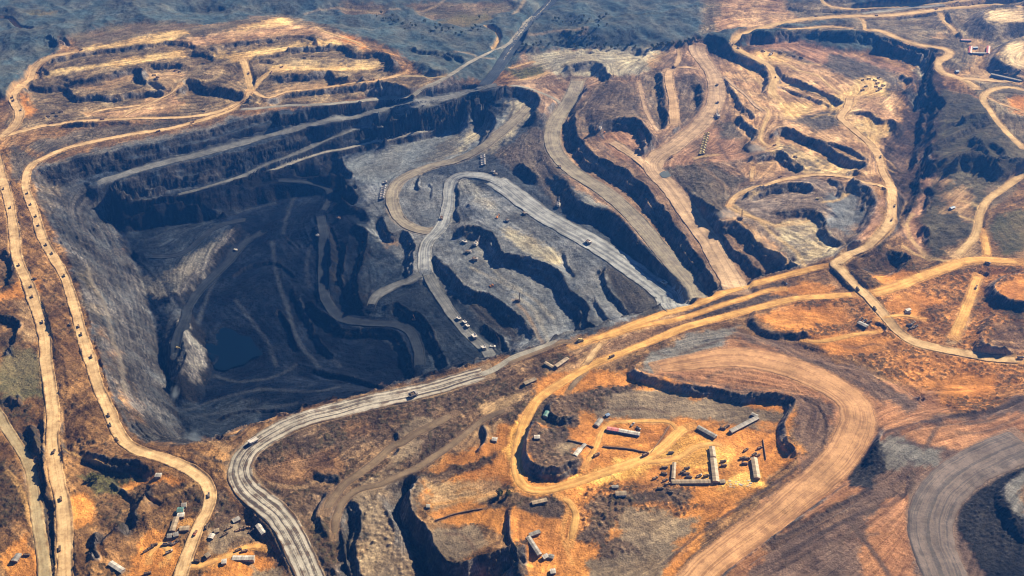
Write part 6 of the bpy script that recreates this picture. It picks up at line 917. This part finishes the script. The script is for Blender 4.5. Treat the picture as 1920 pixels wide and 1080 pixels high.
# ---- settlement, camps and huts -------------------------------------------------
S = shed
S('long_shed', 'long white-roofed shed with pink roof end beside the loop track', (1160, 810), (1199, 817), 7, 4, 'roofwhite', 'walblue', 7); S('long_shed', 'pink-roofed block joined to the long white shed', (1138, 806), (1159.3, 810), 7, 4.2, 'roofpink', 'walblue', 4)
S('long_shed', 'long low shed with pale roof closing the south of the truck court', (1259, 906), (1331, 905), 7, 3.2, 'rooftan', 'walldark', 8); S('narrow_shed', 'narrow tan shed along the west of the truck court', (1264, 870), (1262, 900), 5, 3.2, 'rooftan', 'walldark', 4); S('long_shed', 'tall tan shed along the east of the truck court', (1337, 863), (1342, 906), 9, 4.5, 'rooftan', 'wall', 5); S('small_shed', 'short tan shed north of the tall court shed', (1334, 841), (1337, 859), 8, 4, 'rooftan', 'wall', 3); S('small_hut', 'flat little hut right of the tall court shed', (1349, 905), (1359, 904), 6, 2.8, 'rooftan', 'wall', 1)
S('long_shed', 'detached upright tan shed east of the truck court', (1413, 862), (1419, 899), 9, 4.2, 'rooftan', 'walldark', 5); S('long_shed', 'grey shed lying diagonal between the loop track and red yard', (1308, 803), (1342, 822), 8, 3.6, 'roofgrey', 'walldark', 5); S('long_shed', 'long grey shed slanting up to the northeast corner', (1369, 812), (1420, 785), 7, 3.6, 'roofgrey', 'walldark', 6); S('small_hut', 'grey hut at the upper end of the slanting shed', (1409, 778), (1420, 783), 6, 3.4, 'roofgrey', 'walldark', 2)
S('small_hut', 'grey-green hut beside the orange road west of dark scrub', (1022, 786), (1027, 773), 7, 3.2, 'roofgreen', 'wall', 2); S('small_hut', 'white-roofed hut above the black mound by the orange road', (1002, 822), (1012, 822), 7, 3, 'roofwhite', 'walldark', 2); S('small_hut', 'grey house with two slopes northwest of the white shed', (1118, 800), (1127, 789), 8, 4, 'roofgrey', 'wall', 2); S('small_hut', 'tiny blue hut north of the white shed', (1136, 781), (1142, 779), 5, 3, 'roofblue', 'walblue', 1); S('small_hut', 'white hut at an angle west of the dark red truck', (1078, 854), (1088, 845), 7, 3.2, 'roofwhite', 'wall', 2); S('small_hut', 'dark round-roofed store beside the angled white hut', (1089, 843), (1097, 836), 5, 3.4, 'roofgrey', 'walldark', 1)
S('small_hut', 'pale yellow hut alone south of the settlement track', (1154, 928), (1174, 927), 8, 3.4, 'rooftan', 'wallwhite', 3); S('container', 'dark container beside the settlement track', (1147, 915), (1159, 914), 4, 3, 'roofgrey', 'walldark', 1, 'container'); S('small_hut', 'tan hut with long shadow in the western scrub', (998, 945), (1025, 940), 6, 3.2, 'rooftan', 'walldark', 3); S('long_shed', 'long pale shed slanting down at the black pit edge', (990, 1008), (1012, 1044), 6, 3.5, 'roofgrey', 'walldark', 5); S('small_hut', 'grey hut at the head of the pale slanting shed', (993, 1005), (1012, 999), 5.5, 3.2, 'roofgrey', 'walldark', 2); S('small_hut', 'left hut of the white pair below the slanting shed', (1018, 1048), (1027, 1043), 6, 3.2, 'roofwhite', 'wall', 1); S('small_hut', 'right hut of the white pair below the slanting shed', (1029, 1044), (1038, 1047), 6, 3.2, 'roofgrey', 'wall', 1); S('small_hut', 'white hut at the bottom edge of the photo', (1032, 1074), (1041, 1073), 7, 3.4, 'roofwhite', 'walblue', 1)
S('small_hut', 'white hut beside dark scrub on the orange flat', (923, 825), (932, 827), 7, 3.4, 'roofwhite', 'wall', 1); S('small_hut', 'little blue-white hut on the square orange field', (800, 951), (806, 951), 5, 3, 'roofwhite', 'walblue', 1); S('long_shed', 'pale long shed by the rim track with scrub around', (1042, 690), (1064, 674), 7, 3.4, 'rooftan', 'walldark', 4); S('small_hut', 'tan hut set square to the pale rim shed', (1022, 682), (1037, 691), 6, 3.2, 'rooftan', 'walldark', 2); S('long_shed', 'tan shed in scrub further along the rim track', (983, 722), (1004, 713), 7, 3.4, 'rooftan', 'walldark', 3); S('long_shed', 'grey-roofed shed by the lower eastern track', (1609, 606), (1626, 614), 9, 3.6, 'roofgrey', 'walldark', 3); S('small_hut', 'white hut on the short side track east of the crossroads', (1698, 584), (1706, 581), 6, 3, 'roofwhite', 'wall', 1); S('small_hut', 'blue hut on the bare tan ground by the eastern roads', (1781, 393), (1789, 390), 6, 3.4, 'roofblue', 'walblue', 1)
S('house', 'red-roofed building upper of the two in the northeast valley', (1801, 77), (1820, 78), 9, 4.5, 'roofred', 'walblue', 6); S('house', 'long pale front building between the two red wings', (1822, 101), (1849, 101), 7, 4.2, 'roofgrey', 'walblue', 8); S('house', 'left red-roofed wing of the compound in the northeast', (1818, 101.5), (1819.5, 90), 9, 4.5, 'roofred', 'walblue', 3); S('house', 'right red-roofed wing of the compound in the northeast', (1852, 101), (1852.5, 90), 9, 4.5, 'roofred', 'walblue', 3); S('small_hut', 'small blue-roofed block behind the left red wing', (1823, 91.5), (1832, 91.5), 8, 5, 'roofblue', 'walblue', 2); S('long_shed', 'long blue-grey shed beside the northeast road', (1857, 143), (1915, 152), 9, 5, 'roofgrey', 'walblue', 8); S('small_hut', 'blue hut in the bend of the northeast road', (1791, 136), (1797, 135), 8, 4, 'roofblue', 'walblue', 1)
S('small_hut', 'white hut on the tan shelf above the lower western hairpin', (293, 894), (303, 893), 7, 3.4, 'roofwhite', 'wall', 1); S('small_hut', 'green-roofed house in the western roadside camp', (334, 960), (345, 958), 9, 4, 'roofgreen', 'wall', 2); S('small_hut', 'grey house behind the green roof in the western camp', (342, 951), (350, 949), 7, 4, 'roofgrey', 'wall', 1); S('small_hut', 'white house in front of the green roof in the western camp', (334, 969), (346, 967), 7, 3.6, 'roofwhite', 'wall', 2); S('long_shed', 'upright pale shed of the western camp', (332, 973), (324, 999), 7, 3.6, 'rooftan', 'walldark', 4); S('small_hut', 'tan hut between the western camp and the road', (338, 993), (355, 992), 7, 3.4, 'rooftan', 'walldark', 2); S('small_hut', 'left grey shed above the parked lorries of the western camp', (315, 1008), (323, 1006), 7, 3.4, 'roofgrey', 'walldark', 1); S('small_hut', 'right grey shed above the parked lorries of the western camp', (326, 1006), (335, 1003), 7, 3.4, 'roofgrey', 'walldark', 1); S('long_shed', 'white-roofed long shed at the bottom of the western camp', (208, 1058), (232, 1074), 7, 3.6, 'roofwhite', 'wall', 4); S('long_shed', 'grey-roofed shed left of the narrow grey road', (28, 1055), (37, 1041), 8, 3.6, 'roofgrey', 'walldark', 2)
S('small_hut', 'upper hut of the pair right of the lower rim road', (403, 998), (411, 996), 6, 3.2, 'rooftan', 'walldark', 1); S('small_hut', 'lower hut of the pair right of the lower rim road', (395, 1011), (400, 1005), 7, 3.4, 'roofwhite', 'walldark', 1); S('small_hut', 'tan hut beside the bend of the small orange track', (386, 1045), (393, 1040), 7, 3.2, 'rooftan', 'walldark', 1); S('long_shed', 'long white shed south of the parked trucks by the haul road', (436, 1046), (478, 1052), 7, 3.6, 'roofwhite', 'wall', 6); S('small_hut', 'pale cube hut left of the long white shed', (417, 1056), (425, 1055), 7, 3.6, 'roofwhite', 'wall', 1); S('small_hut', 'grey shed close inside the striped haul road curve', (437, 979), (450, 975), 7, 3.4, 'roofgrey', 'walldark', 2); S('long_shed', 'white shed along the outer edge of the striped haul road', (484, 987), (496, 1004), 7, 3.4, 'roofwhite', 'walldark', 2)
# parked lorries of the settlement and camps
gp = 'lorries parked in the settlement court'
for k, (u, v, lb, c) in enumerate(((1280, 886, 'dark lorry left of the cluster inside the truck court', D1), (1288, 879, 'dark lorry top of the cluster inside the truck court', D1), (1287, 889, 'dark lorry middle of the cluster inside the truck court', D2), (1292, 895, 'dark lorry bottom of the cluster inside the truck court', DE), (1311, 893, 'white-cabbed lorry left of the pair near the tall shed', DW), (1324, 893, 'dark lorry right of the pair near the tall shed', D1), (1246, 877, 'uppermost lorry in the line west of the narrow shed', D2), (1245, 889, 'second lorry in the line west of the narrow shed', D1), (1247, 902, 'third lorry in the line west of the narrow shed', D1), (1251, 908, 'fourth lorry in the line west of the narrow shed', D2), (1238, 917, 'left lorry on the scrub edge below the court', D1), (1257, 923, 'right lorry on the scrub edge below the court', D1), (1228, 898, 'dark lorry standing apart west of the line', D2), (1356, 866, 'upper lorry right of the tall court shed', D1), (1357, 874, 'lower lorry right of the tall court shed', D2))): veh(c, u, v, (5, -2+k % 4), lb, gp, 1.05)
gq = 'lorries parked north of the detached shed'
for k, (u, v, lb) in enumerate(((1398, 845, 'rusty lorry top left above the detached shed'), (1424, 841, 'rusty lorry top right above the detached shed'), (1392, 860, 'rusty lorry left in the block beside the detached shed'), (1400, 861, 'rusty lorry middle in the block beside the detached shed'), (1396, 870, 'rusty lorry bottom in the block beside the detached shed'), (1414, 853, 'dark lorry at the head of the detached shed'), (1420, 855, 'dark lorry beside the head of the detached shed'))): veh((D2, D3, D1)[k % 3], u, v, (5, -3+k % 5), lb, gq, 1.1)
veh(D3, 1118, 854, (6, -3), 'dark red truck on the track left of the walled yard', None, 1.3); veh(D3, 1210, 854, (7, -3), 'dark red truck on the track right of the walled yard', None, 1.35); veh(DW, 1186, 797, (4, -4), 'small white truck above the long white shed'); veh(DW, 1197, 804, (3, 2), 'small truck at the gable of the long white shed'); veh(DE, 1258, 850, (8, -1), 'grey truck on the inner settlement track'); veh(D1, 1355, 804, (5, 1), 'left dark lorry between the two grey sheds', None, 1.1); veh(D1, 1363, 801, (4, -2), 'right dark lorry between the two grey sheds', None, 1.1)
gr_ = 'lorries parked in the western camps'
for k, (u, v, lb, c) in enumerate(((275, 1034, 'lowest of three dark lorries left of the ring track', D1), (283, 1029, 'middle of three dark lorries left of the ring track', D1), (290, 1023, 'topmost of three dark lorries left of the ring track', D1), (312, 1022, 'left lorry in the row below the grey sheds', DE), (320, 1021, 'middle lorry in the row below the grey sheds', DE), (330, 1017, 'right lorry in the row below the grey sheds', DE), (318, 1036, 'white-cabbed lorry right of the ring track', DW), (277, 1076, 'dark lorry at the bottom edge of the western camp', D1), (51, 1042, 'dark lorry beside the grey shed left of the grey road', D1), (370, 1052, 'dark lorry by the small orange track junction', D1), (422, 1003, 'lowest left lorry in the yard by the striped road', D1), (430, 991, 'upper left lorry in the yard by the striped road', D2), (446, 996, 'orange-brown lorry in the middle of the yard', D3), (454, 993, 'dark lorry in the middle of the yard by the striped road', D1), (463, 990, 'upper right lorry in the yard by the striped road', D2), (472, 998, 'lower right lorry in the yard by the striped road', D1), (447, 1033, 'dark lorry just above the long white shed', D1), (458, 1034, 'maroon lorry just above the long white shed', D3))): veh(c, u, v, (5, -3+k % 5), lb, gr_, 1.05)
gs_ = 'dark vehicles by the lower eastern track'
for k, (u, v, lb) in enumerate(((1614, 600, 'left dark lorry behind the grey eastern shed'), (1621, 602, 'middle dark lorry behind the grey eastern shed'), (1629, 606, 'right dark lorry behind the grey eastern shed'), (1705, 610, 'left dark lorry in the cluster on the east verge'), (1712, 607, 'top dark lorry in the cluster on the east verge'), (1716, 614, 'right dark lorry in the cluster on the east verge'), (1708, 617, 'lowest dark lorry in the cluster on the east verge'), (1702, 588, 'dark lorry in front of the white eastern hut'))): veh((D1, DE)[k % 2], u, v, (4, -3+k % 4), lb, gs_, 1.2)
for k, (u, v, lb) in enumerate(((1869, 134, 'left machine above the long blue-grey shed'), (1886, 139, 'middle machine above the long blue-grey shed'), (1910, 133, 'right machine above the long blue-grey shed'))): veh(D2, u, v, (5, -2), lb, 'machines above the blue-grey shed', 1.4)
# compound walls, white panels, rocks
def yard_wall(label, s, h=2.4, w=.5, mat='walldark'):
    P = pts(s); x, y = ground(Z, P[:, 0], P[:, 1]); Q, L = spline(np.stack([x, y], 1), 5) if len(P) > 2 else spline(np.stack([x, y], 1), 5)
    m = MB()
    for a, b in zip(Q[:-1], Q[1:]):
        za, zb = float(surf(*a)), float(surf(*b)); d = (b-a)/np.linalg.norm(b-a); n = np.array([-d[1], d[0]])*w/2
        m.hexa([(*(a-n), za-1), (*(b-n), zb-1), (*(b+n), zb-1), (*(a+n), za-1), (*(a-n), za+h), (*(b-n), zb+h), (*(b+n), zb+h), (*(a+n), za+h)])
    o = m.build('yard_wall', mat); o['label'] = label; o['category'] = 'wall'
yard_wall('dark wall along the south of the yard below the white shed', "1130,838 1180,843 1216,850"); yard_wall('dark wall slanting up the east of the yard below the white shed', "1221,849 1240,823 1255,799"); yard_wall('dark wall between the white hut and the yard track', "1064,826 1090,832 1113,840"); yard_wall('dark wall along the lower edge of the square orange field', "815,978 860,963 905,955"); yard_wall('dark wall on the far right of the settlement', "1430,825 1436,862")
pm = MB().box(-2.2, 2.2, -1.2, 1.2, 0, .5, .1, .1)
pr = None
for k in range(16):
    u = 1362+rng.uniform(0, 50); v = 899+rng.uniform(0, 15)
    if pr is None: o = pr = pm.build('white_panel', 'roofwhite')
    else: o = pr.copy(); COLL.objects.link(o)
    o['label'] = 'white sheet lying in the scatter beside the tan sheds'; o['category'] = 'panel'; o['group'] = 'white sheets scattered by the sheds'
    place(o, u, v, (4, rng.uniform(-1, 1)), rng.uniform(.5, 1.0), -.05)
# ---- water ---------------------------------------------------------------------
def pond(name, z, s, col):
    P = pts(s); x, y = at_z(P[:, 0], P[:, 1], z); Q, _ = spline(np.vstack([np.stack([x, y], 1), [[x[0], y[0]]]]), 6); c = Q.mean(0)
    m = MB(); m.v = [(*p, z) for p in Q[:-1]]; m.f = [tuple(range(len(Q)-1))]
    t = NT(name+'_surface'); t.b.inputs['Base Color'].default_value = (*col, 1); t.b.inputs['Roughness'].default_value = .3; t.b.inputs['Specular IOR Level'].default_value = .05
    pos = t.add('ShaderNodeNewGeometry').outputs['Position']; t.bump(t.noise(pos, .12, 3), .15, .3)
    o = m.build(name, t.m); o['kind'] = 'structure'
pond('pit_pond', -160.5, "386,640 392,628 404,624 418,614 436,618 450,628 470,632 478,646 492,664 474,670 460,682 436,688 424,694 404,690 398,676 388,662", (.002, .007, .017)); pond('pond', float(surf(*[a[0] for a in ground(Z, 1250, 325)]))+.5, "1236,326 1243,321 1258,320 1264,324 1255,331 1243,333", (.10, .12, .12))
# ---- trees of the hedge line and far fields ---------------------------------------
def leafmat():
    t = NT('leaves'); pos = t.add('ShaderNodeNewGeometry').outputs['Position']; rn = t.add('ShaderNodeObjectInfo').outputs['Random']
    c = t.mix(t.noise(pos, .5, 3), (.035, .05, .02), (.12, .125, .045)); c = t.mix(t.maprange(rn, 0, 1, 0, .7), c, (.16, .14, .04)); t.link(c, t.b.inputs['Base Color']); return t.m
LEAF = leafmat()
def tree_proto(label, seed):
    r = np.random.default_rng(seed); t = thing('small_tree', label, 'tree')
    m = MB().cyl((0, 0, 1.4), .28, 3.2, 'z', 7, .16)
    for k in range(4): a = k*1.6+seed; m.beam((0, 0, 2.4), (math.cos(a)*1.6, math.sin(a)*1.6, 4.3), .18, .07)
    m.build('trunk', 'brown', t)
    V = []; F = []
    cl = [(r.normal(0, 1.4), r.normal(0, 1.4), r.uniform(3.2, 6.4), r.uniform(.9, 1.7)) for _ in range(11)]
    for cx, cy, cz, cr in cl:
        for _ in range(34):
            d = r.normal(size=3); d /= np.linalg.norm(d); p = np.array([cx, cy, cz])+d*cr*r.uniform(.5, 1.05); a, b = r.normal(size=(2, 3))*.34; k = len(V)
            V += [p-a, p+b, p+a, p-b]; F.append((k, k+1, k+2, k+3))
    c = MB(); c.v = [tuple(p) for p in V]; c.f = F; c.build('crown', LEAF, t); return t
TP = []
def trees(line, n, spread, label, group):
    Q, L = spline(pts(line), 2.0)
    for k in range(n):
        q = Q[int((k+.5+rng.uniform(-.4, .4))*len(Q)/n) % len(Q)]
        if len(TP) < 3: o = tree_proto(label, 5+len(TP)); TP.append(o)
        else: o = dup(TP[k % 3], label)
        o['group'] = group; place(o, q[0]+rng.uniform(-spread, spread), q[1]+rng.uniform(-spread, spread)*.35, (5, rng.uniform(-3, 3)), rng.uniform(.9, 1.9), -.1, True)
trees("1225,91 1245,86 1270,84 1290,80 1312,74", 34, 5, 'small pale tree in the hedge line above the sandy bench', 'trees in the hedge above the bench'); trees("1040,42 1090,38 1140,36 1100,60 1060,68 1120,78", 36, 16, 'small tree scattered on the hazy slope beyond the pit', 'trees on the far slope'); trees("985,88 1040,84 1120,88 1200,90", 26, 8, 'small dark tree along the foot of the far slope', 'trees below the far slope'); trees("700,30 760,45 820,55 880,60 900,40", 30, 22, 'small tree among the far northern fields', 'trees of the far fields')
trees("178,893 180,900 172,905", 3, 6, 'green bush tree in the hollow above the western camp', 'bushes in the western hollow'); trees("936,932 944,930 952,933", 5, 5, 'dark bush in the clump on the orange flat', 'bushes on the orange flat')
# ---- dust raised by the machines, smoke on the pit edge ------------------------------
def plume(name, u, v, sx, sy, sz, dens, col, lift):
    x, y = ground(Z, u, v); z = float(surf(x[0], y[0]))
    V = []; F = []; n, k = 16, 10
    for i in range(k+1):
        a = math.pi*i/k
        for j in range(n): b = 2*math.pi*j/n; V.append((math.sin(a)*math.cos(b), math.sin(a)*math.sin(b), math.cos(a)))
    F = [(i*n+j, (i+1)*n+j, (i+1)*n+(j+1) % n, i*n+(j+1) % n) for i in range(k) for j in range(n)]
    m = bpy.data.materials.new(name); m.use_nodes = True; nt = m.node_tree; nt.nodes.remove(nt.nodes['Principled BSDF'])
    vo = nt.nodes.new('ShaderNodeVolumePrincipled'); vo.inputs['Color'].default_value = (*col, 1)
    tc = nt.nodes.new('ShaderNodeTexCoord'); le = nt.nodes.new('ShaderNodeVectorMath'); le.operation = 'LENGTH'; nt.links.new(tc.outputs['Object'], le.inputs[0])
    no = nt.nodes.new('ShaderNodeTexNoise'); no.inputs['Scale'].default_value = 2.2; no.inputs['Detail'].default_value = 4; nt.links.new(tc.outputs['Object'], no.inputs['Vector'])
    ad = nt.nodes.new('ShaderNodeMath'); ad.operation = 'SUBTRACT'; nt.links.new(no.outputs['Fac'], ad.inputs[0]); mu = nt.nodes.new('ShaderNodeMath'); mu.operation = 'MULTIPLY'; mu.inputs[1].default_value = .62; nt.links.new(le.outputs['Value'], mu.inputs[0]); nt.links.new(mu.outputs[0], ad.inputs[1])
    mr = nt.nodes.new('ShaderNodeMapRange'); mr.inputs[1].default_value = 0; mr.inputs[2].default_value = .35; mr.inputs[3].default_value = 0; mr.inputs[4].default_value = dens; nt.links.new(ad.outputs[0], mr.inputs[0]); nt.links.new(mr.outputs[0], vo.inputs['Density']); nt.links.new(vo.outputs[0], nt.nodes['Material Output'].inputs['Volume'])
    o = new_mesh(name, V, F, m); o['kind'] = 'stuff'; o.location = (x[0], y[0], z+lift); o.scale = (sx, sy, sz)
if PLUMES:
    plume('dust_cloud', 1416, 284, 30, 30, 14, .035, (.9, .85, .78), 8); plume('dust_cloud', 1362, 409, 34, 30, 15, .03, (.9, .85, .78), 9); plume('smoke', 331, 742, 10, 30, 22, .02, (.6, .75, .95), 8); plume('smoke', 362, 826, 24, 18, 20, .02, (.6, .75, .95), 6)
